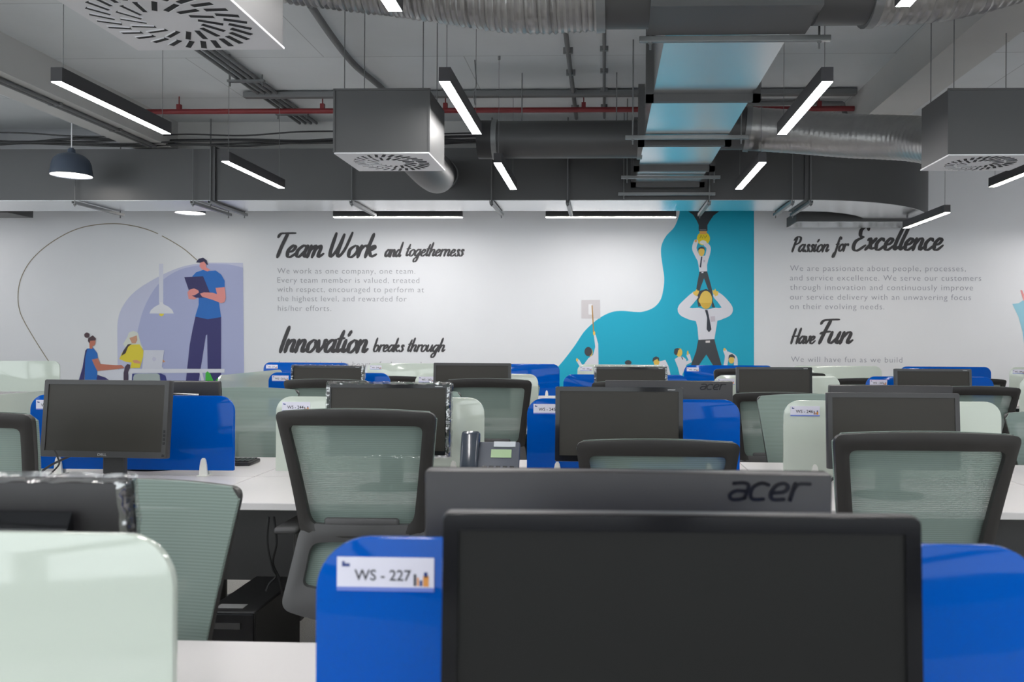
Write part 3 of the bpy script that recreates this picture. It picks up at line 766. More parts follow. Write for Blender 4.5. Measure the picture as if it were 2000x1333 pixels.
lay(b, B_([(975, 655), (940, 690), (888, 752), (930, 780), (990, 792)]), WHT, 3, 1, lambda q: .10 + .07 * q)
lay(b, B_([(1122, 658), (1160, 695), (1198, 756), (1150, 782), (1105, 792)]), WHT, 3, 1, lambda q: .10 + .07 * q)
lay(b, B_([(962, 650), (958, 632), (972, 630), (985, 614), (990, 625), (1002, 625), (996, 645), (985, 664)]), GOLD, 5)
lay(b, B_([(1095, 642), (1091, 618), (1100, 625), (1112, 612), (1118, 628), (1132, 630), (1130, 655), (1112, 664)]), GOLD, 5)
lay(b, B_([(1004, 700), (988, 655), (1010, 625), (1050, 613), (1085, 632), (1094, 662), (1090, 700)]), DARK, 4)
lay(b, B_(ell(1047, 688, 43, 62)), GOLD, 5)
lay(b, B_(ell(1006, 692, 9, 16)), GOLD, 5)
lay(b, B_([(1012, 708), (1083, 708), (1070, 742), (1048, 752), (1026, 742)]), mur(226, 184, 70), 6)
lay(b, B_([(1040, 757), (1058, 757), (1066, 790), (1085, 890), (1068, 910), (1052, 890), (1055, 810)]), mur(48, 54, 66), 6)
lay(b, B_([(1078, 802), (1108, 798), (1111, 836), (1082, 838)]), mur(206, 198, 208), 6)
lay(b, B_([(1045, 968), (1075, 966), (1075, 981), (1045, 982)]), mur(224, 218, 218), 6)
b.build('large_man', None, t)
b = MB()
lay(b, B_([(268, 728), (278, 905)]), mur(190, 140, 50), 6, 0, .013)
lay(b, B_([(215, 1125), (245, 1085), (275, 1065), (290, 1010), (280, 930), (292, 925), (310, 990), (312, 1130), (312, 1250), (200, 1250)]), WHT, 3)
lay(b, B_([(172, 1105), (190, 1135)]), WHT, 3, 0, .04)
lay(b, B_(ell(165, 1099, 7, 11)), GOLD, 4)
lay(b, B_(ell(256, 1048, 16, 27)), GOLD, 4)
lay(b, B_(ell(242, 1042, 26, 32)), DARK, 5)
lay(b, B_(ell(282, 916, 8, 15)), GOLD, 5)
b.build('man_with_stick', None, t)
b = MB()
lay(b, B_(ell(515, 1118, 23, 17)), DARK, 3)
b.build('head_behind_screen', None, t)
b = MB()
lay(b, B_([(725, 1110), (770, 1100), (790, 1140), (805, 1200), (805, 1250), (725, 1250)]), WHT, 3)
lay(b, B_(ell(709, 1114, 20, 24)), GOLD, 4)
lay(b, B_([(681, 1105), (686, 1085), (706, 1075), (726, 1084), (728, 1102), (722, 1108), (716, 1092), (698, 1100), (684, 1112)]), DARK, 5)
b.build('watching_man', None, t)
b = MB()
lay(b, B_([(833, 1095), (860, 1076), (890, 1078), (912, 1095), (912, 1140), (888, 1195), (880, 1250), (855, 1150)]), WHT, 3)
lay(b, B_([(895, 1128), (940, 1108), (927, 1068)]), WHT, 3, 0, .05)
lay(b, B_(ell(923, 1052, 6, 16)), GOLD, 4)
lay(b, B_(ell(864, 1048, 22, 30)), GOLD, 4)
lay(b, B_([(828, 1052), (832, 1025), (850, 1018), (872, 1022), (858, 1032), (850, 1064), (838, 1066)]), DARK, 5)
lay(b, B_([(878, 1078), (886, 1080), (892, 1098), (885, 1095)]), mur(40, 48, 66), 5)
b.build('applauding_man', None, t)
b = MB()
lay(b, B_([(1178, 1036), (1190, 1075), (1180, 1140)]), WHT, 3, 1, .05)
lay(b, B_([(1196, 1054), (1246, 1082), (1252, 1140)]), WHT, 3, 1, .05)
lay(b, B_(ell(1175, 1027, 8, 10)), GOLD, 4)
lay(b, B_(ell(1222, 1100, 19, 24)), GOLD, 4)
lay(b, B_([(1200, 1092), (1206, 1066), (1226, 1058), (1244, 1072), (1246, 1092), (1236, 1082), (1214, 1080)]), DARK, 5)
b.build('shielding_man', None, t)
b = MB()
lay(b, B_([(195, 690), (322, 688), (324, 815), (195, 815)]), mur(214, 209, 211), 1)
lay(b, B_([(243, 718), (268, 716), (270, 790), (243, 788)]), mur(240, 240, 242), 2)
b.build('drawn_light_switch', None, t)
t = empty('edge_mural', (0, 0, 0), 'pale blue printed shape cut by the right edge of the photo', 'wall art')
b = MB()
lay(b, C_([(1915, 645), (1960, 640), (1990, 620), (2100, 560), (2250, 640), (2250, 1200), (2030, 1200), (1990, 850), (1960, 740)]), mur(160, 214, 232), 0)
b.build('blue_shape', None, t)
b = MB(); lay(b, C_([(1972, 545), (1985, 545), (2010, 600), (2060, 560), (2050, 600), (1995, 622)]), mur(238, 158, 160), 1); b.build('pink_shape', None, t)

# brush script lettering, each glyph a few strokes (x-height 1, slanted later)
G = {
 'a': (1.0, [[(.78, .85), (.5, 1.0), (.12, .6), (.14, .12), (.4, .06), (.74, .6)], [(.84, 1.0), (.74, .35), (.86, .03), (1.08, .25)]]),
 'b': (.95, [[(.22, 2.0), (.12, .7), (.14, .1)], [(.13, .45), (.42, .97), (.76, .7), (.66, .15), (.36, 0), (.14, .15)], [(.7, .8), (.95, .78)]]),
 'c': (.82, [[(.68, .8), (.46, 1.0), (.12, .6), (.2, .08), (.5, .04), (.88, .4)]]),
 'd': (1.0, [[(.78, .85), (.5, 1.0), (.12, .6), (.14, .12), (.4, .06), (.74, .6)], [(.98, 2.0), (.76, .4), (.88, .03), (1.08, .25)]]),
 'e': (.82, [[(.14, .42), (.5, .55), (.64, .85), (.42, 1.0), (.12, .6), (.2, .08), (.5, .04), (.88, .4)]]),
 'f': (.66, [[(.78, 1.7), (.6, 1.98), (.42, 1.5), (.28, .2), (.12, -.75), (-.12, -.72), (.0, -.3), (.35, .05)], [(.02, .95), (.68, 1.0)]]),
 'g': (1.0, [[(.78, .85), (.5, 1.0), (.12, .6), (.14, .12), (.4, .06), (.74, .6)], [(.84, 1.0), (.7, 0), (.55, -.7), (.22, -.85), (.1, -.5), (.5, -.1), (1.08, .3)]]),
 'h': (1.0, [[(.24, 2.0), (.12, .9), (.08, 0)], [(.1, .4), (.44, .97), (.72, .85), (.66, .25), (.76, .03), (1.04, .3)]]),
 'i': (.5, [[(.22, 1), (.14, .3), (.24, .03), (.54, .3)], [(.33, 1.35), (.48, 1.72)]]),
 'k': (.92, [[(.24, 2), (.12, .9), (.08, 0)], [(.1, .45), (.5, .97), (.66, .78), (.22, .5)], [(.3, .5), (.58, .06), (.98, .25)]]),
 'l': (.5, [[(.46, 2.0), (.2, .7), (.22, .05), (.54, .3)]]),
 'm': (1.34, [[(.14, 1), (.08, 0)], [(.1, .45), (.42, .97), (.56, .8), (.48, 0)], [(.5, .45), (.84, .97), (1.0, .8), (.96, .22), (1.06, .03), (1.38, .3)]]),
 'n': (.98, [[(.14, 1), (.08, 0)], [(.1, .4), (.44, .97), (.7, .85), (.64, .25), (.74, .03), (1.02, .3)]]),
 'o': (.9, [[(.5, 1.0), (.14, .65), (.18, .1), (.48, .03), (.78, .45), (.7, .9), (.46, .98)], [(.72, .82), (.98, .82)]]),
 'r': (.66, [[(.16, 1.0), (.08, 0)], [(.1, .5), (.36, .92), (.62, 1.0), (.7, .8)]]),
 's': (.66, [[(.62, .8), (.46, 1.0), (.3, .8), (.52, .42), (.44, .06), (.2, .03), (.04, .2)], [(.5, .2), (.7, .3)]]),
 't': (.56, [[(.36, 1.72), (.18, .5), (.24, .04), (.6, .3)], [(-.04, 1.08), (.6, 1.16)]]),
 'u': (1.0, [[(.16, 1), (.1, .25), (.34, .04), (.68, .5)], [(.8, 1), (.7, .3), (.82, .03), (1.04, .28)]]),
 'v': (.8, [[(.1, .95), (.2, .25), (.3, .04), (.62, .55), (.66, 1.0), (.88, .88)]]),
 'x': (.85, [[(.06, .85), (.28, .95), (.5, .15), (.86, .2)], [(.8, 1.0), (.06, .02)]]),
 'T': (1.05, [[(-.05, 1.72), (.1, 2.02), (.6, 2.06), (1.35, 2.08)], [(.68, 2.05), (.5, 1.0), (.4, 0)]]),
 'W': (1.62, [[(.14, 2.05), (.1, .5), (.28, .04), (.64, .7), (.86, 1.9)], [(.86, 1.95), (.76, .5), (.94, .04), (1.3, .7), (1.52, 2.12)]]),
 'I': (.55, [[(.42, 2.05), (.28, 1.0), (.2, 0)]]),
 'P': (1.0, [[(.35, 2), (.2, .9), (.12, 0)], [(-.05, 1.6), (.3, 2.05), (.88, 1.95), (.86, 1.3), (.28, .95)]]),
 'E': (1.15, [[(1.0, 1.75), (.8, 2.1), (.36, 1.75), (.42, 1.25), (.75, 1.12)], [(.75, 1.12), (.15, .75), (.1, .15), (.5, -.06), (1.12, .4)]]),
 'H': (1.2, [[(.3, 2), (.16, .9), (.1, 0)], [(1.12, 2.05), (.98, 1.0), (.94, 0)], [(-.02, .95), (1.2, 1.05)]]),
 'F': (1.0, [[(.0, 1.72), (.15, 2.02), (.7, 2.1), (1.4, 2.12)], [(.72, 2.06), (.52, 1.0), (.38, 0)], [(.2, .85), (.5, 1.0), (1.0, 1.05)]]),
}
def script(mb, s, px0, px1, pyb, pyx, m_, layer=1, wt=.33, slant=.3):
    """word s between pixel columns px0..px1, baseline row pyb, x-height row pyx"""
    xA, zb = P(px0, pyb, YW); xB, _ = P(px1, pyb, YW); _, zx = P(px0, pyx, YW)
    k = zx - zb
    adv = 0; st = []
    for ch in s:
        if ch == ' ': adv += .55; continue
        a, strokes = G[ch]
        for q in strokes:
            c = cat_rom([Vector((x + adv + y * slant, y, 0)) for x, y in q], 8)
            st.append(c)
        adv += a
    lo = min(p.x for c in st for p in c) - wt / 2; hi = max(p.x for c in st for p in c) + wt / 2
    kx = (xB - xA) / (hi - lo)
    for c in st:
        q = [Vector((xA + (p.x - lo) * kx, zb + p.y * k, 0)) for p in c]
        n = len(q)
        def wf(t_, q=q, n=n):
            i = min(n - 2, max(0, int(t_ * (n - 1))))
            d = q[i + 1] - q[i]; sn = abs(d.y) / max(1e-9, d.length)
            up_ = d.y > 0 and d.x > 0
            return k * wt * ((.42 + .58 * sn) if not up_ else (.5 + .32 * sn)) * min(1, .7 + 3 * min(t_, 1 - t_))
        ribbon_mb(mb, q, wf, YW - .002 - layer * .0012, m_)
INK = mur(62, 60, 62)
def heading(label, parts):
    b = MB()
    for args in parts: script(b, *args, INK)
    return tag(b.build('wall_heading'), label, 'wall lettering', 'script headings on the mural wall')
heading('script heading Team Work and togetherness in dark brush letters', [('Team', 538, 636, 502.5, 480), ('Work', 641, 739, 502.5, 480), ('and', 751, 789, 502, 488), ('togetherness', 792, 908, 500.5, 487.5)])
heading('script heading Innovation breaks through in dark brush letters', [('Innovation', 544, 722, 688, 664), ('breaks', 728, 791, 687, 674), ('through', 795, 871, 687, 674)])
heading('script heading Passion for Excellence in dark brush letters', [('Passion', 1545, 1621, 492, 478), ('for', 1624, 1658, 491, 477), ('Excellence', 1663, 1845, 488.5, 466)])
heading('script heading Have Fun in dark brush letters', [('Have', 1543, 1594, 671.5, 657), ('Fun', 1596, 1669, 671, 649)])
TXT = mur(150, 150, 156); TXT2 = mur(150, 150, 162)
def para(label, lines, m_):
    t = empty('wall_paragraph', (0, 0, 0), label, 'wall lettering', 'thin paragraphs on the mural wall')
    for s, px0, px1, pyb in lines:
        b = MB(); xA, z = P(px0, pyb, YW); xB, _ = P(px1, pyb, YW)
        text_mb(b, s, xA, z, width=xB - xA, y=YW - .0035, m_=m_, off=-.014, space=1.12, height=.108)
        b.build('text_line', None, t)
    return t
para('thin grey paragraph under Team Work beginning We work as one company', [('We work as one company, one team.', 542, 811, 534.5), ('Every team member is valued, treated', 542, 819, 552.5), ('with respect, encouraged to perform at', 542, 828, 570.5), ('the highest level, and rewarded for', 542, 794, 588.5), ('his/her efforts.', 543, 647, 607.5)], TXT)
para('thin grey line under Innovation half hidden behind the far desk screens', [('Innovation is at the heart of what we do', 545, 833, 716)], TXT)
para('thin grey paragraph under Passion for Excellence beginning We are passionate', [('We are passionate about people, processes,', 1543, 1886, 529.5), ('and service excellence. We serve our customers', 1543, 1916, 548), ('through innovation and continuously improve', 1543, 1900, 566.5), ('our service delivery with an unwavering focus', 1543, 1896, 585.5), ('on their evolving needs.', 1543, 1727, 604)], TXT2)
para('thin grey line under Have Fun reading We will have fun as we build', [('We will have fun as we build', 1545, 1762, 707.5)], TXT2)

# ------------------------------------------------------------------ bench desks and desk screens
RY = {1: .945, 2: 3.215, 3: 5.479, 4: 7.719}
RX = {1: -2.3325, 2: -2.3008, 3: -2.271, 4: -2.2493}
DZ, HD, SW = .73, .52, .831
def bench(row, k0, k1, label):
    Y = RY[row]; xa = RX[row] + k0 - .085; n = k1 - k0
    t = empty('bench_desk', (xa, Y, 0), label, 'desk', 'white back to back bench desks')
    for side in (-1, 1):
        for i in range(n):
            y0, y1 = (-HD, -.004) if side < 0 else (.004, HD)
            b = MB(); b.rbox(i + .002, i + .998, y0, y1, DZ - .025, DZ, .003, M['desk'])
            b.build('worktop', None, t)
    for i in range(n + 1):
        x = min(max(i, .03), n - .03)
        b = MB(); b.box(x - .02, x + .02, -HD + .03, HD - .03, DZ - .065, DZ - .026); b.box(x - .02, x + .02, -HD + .03, -HD + .07, 0, DZ - .06); b.box(x - .02, x + .02, HD - .07, HD - .03, 0, DZ - .06)
        b.build('leg_frame', M['chairgrey'], t)
    MB().box(.05, n - .05, -.13, .13, DZ - .14, DZ - .1).build('cable_tray', M['chairgrey'], t)
    MB().box(.05, n - .05, -.012, .012, .32, DZ - .14).build('modesty_panel', M['chairgrey'], t)
    return t
bench(1, 0, 4, 'nearest white bench desk, carrying the screen signed WS - 227')
bench(2, 0, 6, 'white bench desk of the second row, with the desk phone')
bench(3, 0, 7, 'white bench desk of the third row, mostly hidden by chairs')
bench(4, -1, 8, 'white bench desk of the farthest row before the mural wall')

def clip_part(parent, x, z):
    b = MB()
    b.prism([(-.016, -.013), (.016, -.013), (.013, .028), (.009, .048), (.004, .056), (-.004, .056), (-.009, .048), (-.013, .028)], -.016, -.0065)
    b.prism([(-.016, -.013), (.016, -.013), (.013, .028), (.009, .048), (.004, .056), (-.004, .056), (-.009, .048), (-.013, .028)], .0065, .016)
    b.box(-.02, .02, -.026, .026, -.015, -.011)
    return b.build('clip', M['clip'], parent, loc=(x, 0, z))
SH = 1.0495 - DZ
def screen(row, k, color, label, sign=None, left=None):
    Y = RY[row]; x0 = RX[row] + k if left is None else left
    t = empty('desk_screen', (x0, Y, DZ), label, 'desk screen', 'blue and white desk screens')
    rr = .062
    out = rrect(0, SW, .022, SH, (.004, .004, rr, rr), 9)
    o = MB().prism(out, -.006, .006).build('glass_panel', M['blue' if color == 'b' else 'mint'], t)
    bv = o.modifiers.new('b', 'BEVEL'); bv.width = .0012; bv.segments = 2; bv.limit_method = 'ANGLE'; bv.angle_limit = R(50); bake(o); shade(o.data)
    for x in (.12, SW - .12): clip_part(t, x, .0155)
    if sign: sign_part(t, sign, -.0062)
    return t
def sign_part(t, txt, y):
    w_, h_ = .113, .039; x0, z0 = .025, SH - .061
    s_ = MB().box(0, w_, -.0012, 0, 0, h_).build('sign_plate', M['sign'], t, loc=(x0, y, z0))
    b = MB()
    text_mb(b, txt, .0205, .0125, width=.066, y=-.0016, m_=M['ink'], height=.0175, off=.012)
    b.build('lettering', None, s_)
    b = MB()
    b.box(.0, w_, -.0016, -.0012, 0, .0045, M['signline'])
    b.box(.006, .015, -.0016, -.0012, h_ - .011, h_ - .0075, M['navyink']); b.box(.006, .009, -.0016, -.0012, h_ - .0075, h_ - .005, M['navyink'])
    b.box(.0895, .0925, -.0016, -.0012, .0065, .020, M['ink']); b.box(.0935, .0955, -.0016, -.0012, .0065, .016, M['orange'])
    b.box(.0965, .0995, -.0016, -.0012, .0065, .013, M['navyink']); b.box(.1005, .107, -.0016, -.0012, .006, .018, M['orange']); b.box(.1015, .1055, -.0016, -.0012, .0165, .0225, M['navyink'])
    b.build('emblem', None, s_)
screen(1, 1, 'w', 'large pale mint desk screen at the lower left corner')
screen(1, 2, 'b', 'blue desk screen signed WS - 227 behind the front monitor', 'WS - 227')
screen(1, 3, 'w', 'pale desk screen just outside the right edge of the front row')
screen(2, 0, 'b', 'blue desk screen behind the left monitor with a half hidden sign', 'WS - 243')
screen(2, 1, 'w', 'pale desk screen signed WS - 244 behind the plastic wrapped monitor', 'WS - 244')
screen(2, 2, 'b', 'blue desk screen with the half covered sign right of the desk phone', 'WS - 245')
screen(2, 3, 'w', 'pale desk screen signed WS - 246 at the right', 'WS - 246')
screen(2, 4, 'b', 'blue desk screen of the second row beyond the right edge')
screen(3, 0, 'b', 'small blue desk screen behind the third row wrapped monitor below the sign WS - 277', 'WS - 261')
screen(3, 1, 'w', 'small pale desk screen signed WS - 262', 'WS - 262')
screen(3, 2, 'b', 'small blue desk screen in front of the pale one signed WS - 280')
screen(3, 3, 'w', 'small pale desk screen of the third row above the chair left of WS - 246', 'WS - 264')
screen(3, 4, 'b', 'small blue desk screen signed WS - 265', 'WS - 265')
screen(3, 5, 'w', 'small pale desk screen of the third row at the right edge')
screen(4, -1, 'b', 'far blue desk screen signed WS - 277', 'WS - 277')
screen(4, 0, 'w', 'far pale desk screen signed WS - 278', 'WS - 278')
screen(4, 1, 'b', 'far blue desk screen at the left end of the turquoise mural')
screen(4, 2, 'w', 'far pale desk screen signed WS - 280', 'WS - 280')
screen(4, 3, 'b', 'far blue desk screen signed WS - 281', 'WS - 281')
screen(4, 4, 'w', 'far pale desk screen under the line We will have fun')
screen(4, 5, 'b', 'far blue desk screen right of the line We will have fun')
screen(4, 6, 'w', 'far pale desk screen with a sign cut by the right edge', 'WS - 284')
xL, _ = P(117, 720, RY[4])
b4 = empty('bench_desk', (xL - 1.93, RY[4], 0), 'white bench desk at the far left under the tall pale screen', 'desk', 'white back to back bench desks')
for side in (-1, 1): MB().rbox(0, 2.0, min(side * .004, side * HD), max(side * .004, side * HD), DZ - .025, DZ, .003).build('worktop', M['desk'], b4)
for x in (.05, 1.95): MB().box(x - .02, x + .02, -HD + .05, HD - .05, 0, DZ - .025).build('leg_frame', M['chairgrey'], b4)
screen(4, 0, 'w', 'far pale desk screen standing alone at the far left', left=xL - SW)
# screens closing the left end of a bench
def end_screen(X, Ya, Yb, label):
    t = empty('end_screen', (X, (Ya + Yb) / 2, DZ), label, 'desk screen', 'pale screens closing the bench ends')
    h = (Yb - Ya) / 2
    MB().prism(rrect(-h, h, -.02, SH, (.004, .004, .055, .055), 9), -.006, .006, 'x').build('glass_panel', M['mint'], t)
    b = MB()
    for y in (-h + .15, h - .15): b.box(-.014, .014, y - .02, y + .02, -.03, .05)
    b.build('clip', M['clip'], t)
xe3, ye3 = PZ(440, 731, 1.0495 - CZ)
end_screen(RX[3] - .11, RY[3] - .5, RY[3] + .5, 'pale end screen with sloping top left of the small blue screens')
end_screen(RX[2] - .11, RY[2] - .5, RY[2] + .5, 'pale end screen with sloping top at the left edge behind the left monitor')

# ------------------------------------------------------------------ chairs
def yb(z):
    """depth of the back shell at height z"""
    t = (z - .665) / .39
    return -.235 - .10 * max(t, 0) ** 1.35 - .10 * max(-t, 0) ** 1.2
def curve_pt(x, z, dy=0): return (x, yb(z) + .55 * x * x + dy, z)
def trap_outline(top, bot, ht, hb, rt, rb, n=6, crown=0.0, sag=0.0, ns=10):
    """closed outline, ht half width at top, hb at bottom; same point count whatever the size"""
    pts = []
    cs = [(-hb, bot, rb), (hb, bot, rb), (ht, top, rt), (-ht, top, rt)]
    seq = []
    for i in range(4):
        p = Vector((cs[i][0], cs[i][1], 0)); q = Vector((cs[(i + 1) % 4][0], cs[(i + 1) % 4][1], 0)); o = Vector((cs[i - 1][0], cs[i - 1][1], 0))
        r_ = cs[i][2]; a = p + (o - p).normalized() * r_; b = p + (q - p).normalized() * r_
        for k in range(n + 1):
            t_ = k / n; seq.append((1 - t_) ** 2 * a + 2 * t_ * (1 - t_) * p + t_ * t_ * b)
        nx = cs[(i + 1) % 4]; b2 = q + (p - q).normalized() * nx[2]
        for k in range(1, ns): seq.append(b.lerp(b2, k / ns))
    out = []
    for p in seq:
        f_ = (p.y - bot) / (top - bot); w_ = hb + (ht - hb) * f_
        dz = (crown * f_ ** 4 - sag * (1 - f_) ** 4) * max(0, 1 - (p.x / w_) ** 2)
        out.append((p.x, p.y + dz))
    return out
def ring(mb, outer, inner, th, fy):
    n = len(outer); vs = []; fs = []; S_ = 3
    for lay_ in range(2):
        for j in range(S_ + 1):
            for i in range(n):
                x = outer[i][0] + (inner[i][0] - outer[i][0]) * j / S_; z = outer[i][1] + (inner[i][1] - outer[i][1]) * j / S_
                e_ = .006 if j in (0, S_) else 0
                vs.append(fy(x, z, (th / 2 - e_ if lay_ else -th / 2 + e_)))
    st = (S_ + 1) * n
    for lay_ in range(2):
        for j in range(S_):
            for i in range(n):
                i2 = (i + 1) % n; a = lay_ * st + j * n
                fs.append((a + i, a + i2, a + n + i2, a + n + i) if lay_ else (a + i, a + n + i, a + n + i2, a + i2))
    for j in (0, S_):
        for i in range(n):
            i2 = (i + 1) % n; a = j * n
            fs.append((a + i, a + i2, st + a + i2, st + a + i))
    mb.add(vs, fs)
CH = {}
def chair_meshes():
    b = MB()
    ring(b, trap_outline(1.05, .64, .25, .198, .026, .05, crown=.012), trap_outline(1.008, .686, .21, .165, .022, .04, crown=.004, sag=.006), .032, curve_pt)
    CH['back_frame'] = (b, 'frame', True); b = MB()
    ring(b, trap_outline(.690, .43, .198, .246, .05, .035, sag=.03), trap_outline(.628, .502, .160, .178, .03, .02, crown=.010, sag=.015), .032, curve_pt)
    CH['lower_frame'] = (b, 'chairgrey', True)
    b = MB(); nx, nz = 16, 27
    vs = []; fs = []
    for i in range(nz + 1):
        z = .49 + (1.0515 - .49) * min(i, nz - 1) / (nz - 1)
        hw = (.198 + (.25 - .198) * (z - .665) / .385 if z > .665 else .194) + .0015
        d = 1.0515 - z; rr = .024
        if d < rr: hw = hw - rr + math.sqrt(max(0, rr * rr - (rr - d) ** 2))
        for j in range(nx + 1):
            x = -hw + 2 * hw * min(1, max(0, (j - 1) / (nx - 2)))
            u = x / .25; zz = z + (.012 * (1 - u * u) * max(0, (z - .8) / .25) ** 3 if z > .8 else 0)
            vs.append((x, yb(z) + .55 * x * x + (.0185 if 0 < j < nx and i < nz else .006), zz))
    for i in range(nz):
        for j in range(nx): a = i * (nx + 1) + j; fs.append((a, a + 1, a + nx + 2, a + nx + 1))
    b.add(vs, fs); CH['mesh_panel'] = (b, 'mesh', True)
    b = MB(); b.rbox(-.12, .12, -.012, .012, -.03, .03, .011); b.v = [(x, y + yb(.70) + .55 * x * x + .004, z * (1 - (x / .17) ** 2) + .692) for x, y, z in b.v]
    CH['lumbar_support'] = (b, 'chairgrey', True)
    b = MB(); b.rbox(-.24, .24, -.22, .25, .435, .505, .03, seg=4); CH['seat'] = (b, 'seat', True)
    b = MB(); b.rbox(-.12, .12, -.12, .12, .38, .436, .012); b.tube([(0, -.05, .4), (0, -.2, .4), (0, -.29, .43), (0, yb(.5) - .0, .5)], .022, 8); CH['tilt_mechanism'] = (b, 'frame', True)
    for nm, sx in (('l', -1), ('r', 1)):
        b = MB(); b.tube(cat_rom([Vector(p) for p in ((sx * .18, 0, .425), (sx * .27, 0, .43), (sx * .285, .0, .47), (sx * .285, -.01, .63))], 6), .017, 10); CH['arm' + nm] = (b, 'frame', True)
        b = MB(); b.rbox(sx * .285 - .04, sx * .285 + .04, -.13, .12, .628, .652, .011, seg=3); CH['pad' + nm] = (b, 'chairgrey', True)
    b = MB(); b.tube([(0, 0, .08), (0, 0, .24)], .028, 14); CH['gas_column'] = (b, 'frame', True)
    b = MB(); b.tube([(0, 0, .2), (0, 0, .40)], .016, 12); CH['lift_rod'] = (b, 'steel', True)
    b = MB(); vs = []
    b.prism([(-.03, -.02), (.03, -.02), (.03, .025), (-.03, .025)], 0, .01)
    b = MB()
    v8 = [(-.028, 0, .07), (.028, 0, .07), (.028, 0, .115), (-.028, 0, .115), (-.016, .31, .062), (.016, .31, .062), (.016, .31, .082), (-.016, .31, .082)]
    b.add(v8, [(0, 1, 2, 3), (7, 6, 5, 4), (0, 4, 5, 1), (1, 5, 6, 2), (2, 6, 7, 3), (3, 7, 4, 0)]); CH['base_leg'] = (b, 'frame', False)
    b = MB()
    for sx in (-1, 1): b.tube([(sx * .008, .3, .027), (sx * .024, .3, .027)], .027, 16)
    b.tube([(0, .3, .03), (0, .3, .066)], .008, 8); CH['caster'] = (b, 'cable', True)
    out = {}
    for k, (mb, m_, sm_) in CH.items():
        o = mb.build(k, M[m_], smooth=sm_); out[k] = o.data; bpy.data.objects.remove(o)
    return out
CM = chair_meshes()
def chair(pxl, pxr, pyt, facing, label, Y=None, yaw=0, W=.50):
    """facing 'away': its back to the camera, 'to': its front to the camera; Y is the depth of the top of the backrest"""
    if Y is None: Y = W * F / (pxr - pxl)
    if pxl is None: pxl = pxr - W * F / Y
    if pxr is None: pxr = pxl + W * F / Y
    x, z = P((pxl + pxr) / 2, pyt, Y)
    rz = (0 if facing == 'away' else PI) + R(yaw)
    dz = z - 1.062
    off = Vector((0, -.335, 0)); off.rotate(Matrix.Rotation(rz, 3, 'Z'))
    t = empty('office_chair', (x - off.x, Y - off.y, 0), label, 'office chair', 'grey green mesh office chairs', rz)
    for nm in ('back_frame', 'lower_frame', 'mesh_panel', 'lumbar_support', 'seat', 'tilt_mechanism'): link(nm, CM[nm], t, (0, 0, dz))
    for s_ in 'lr':
        a = link('armrest', CM['arm' + s_], t, (0, 0, dz)); link('arm_pad', CM['pad' + s_], a)
    link('gas_column', CM['gas_column'], t); link('lift_rod', CM['lift_rod'], t, (0, 0, dz))
    for k in range(5):
        an = 2 * PI * k / 5 + .3
        l_ = link('base_leg', CM['base_leg'], t, rz=an); link('caster', CM['caster'], l_)
    return t
# chairs with their backs to us
chair(525, 850, 800, 'away', 'office chair seen from behind before the wrapped monitor, full backrest in view')
chair(1124, 1449, 860, 'away', 'office chair seen from behind rising over the flat back of the front monitor')
chair(1640, 2003, 845, 'away', 'office chair seen from behind at the right, before the screen signed WS - 246', yaw=0)
chair(None, 58, 804, 'away', 'office chair at the left edge showing only its right frame corner', Y=2.46)
chair(864, 1040, 740, 'away', 'third row chair back standing behind the desk phone', Y=4.62)
chair(545, 722, 741, 'away', 'third row chair back left of the wrapped monitor, below its smaller wrapped twin', Y=4.62)
chair(1822, 2000, 755, 'away', 'third row chair back at the right edge above the chair before WS - 246', Y=4.62)
chair(1432, 1608, 767, 'away', 'third row chair back right of the blue screen, half hidden by a front facing chair', Y=4.62)
chair(1153, 1330, 745, 'away', 'third row chair back almost hidden behind a monitor back with logo', Y=4.62)
chair(712, 830, 735, 'away', 'fourth row chair top between the small blue screen and WS - 262', Y=7.05)
chair(1634, 1753, 739, 'away', 'fourth row chair top left of the screen signed WS - 265', Y=6.68)
chair(1852, 1971, 740, 'away', 'fourth row chair top right of the small blue screen WS - 265', Y=7.05)
chair(1499, 1614, 728, 'away', 'fourth row chair top under the line We will have fun', Y=6.95)
chair(1396, 1519, 720, 'away', 'fourth row chair top left of the small glossy monitor near the sign WS - 281', Y=6.5)
# chairs facing us
chair(None, 492, 936, 'to', 'large front facing mesh chair at lower left behind the mint screen', Y=1.66, yaw=3)
chair(None, 592, 757, 'to', 'front facing mesh chair between the left blue screen and WS - 244', Y=3.95, yaw=2)
chair(None, 906, 761, 'to', 'front facing mesh chair peeking out right of the wrapped monitor', Y=3.98)
chair(1476, None, 770, 'to', 'front facing mesh chair left of the screen signed WS - 246', Y=3.95)
chair(1957, None, 803, 'to', 'front facing mesh chair at the right edge beside WS - 246', Y=3.9)
chair(None, 1056, 748, 'to', 'front facing chair sliver right of the pale screen signed WS - 262', Y=6.25)

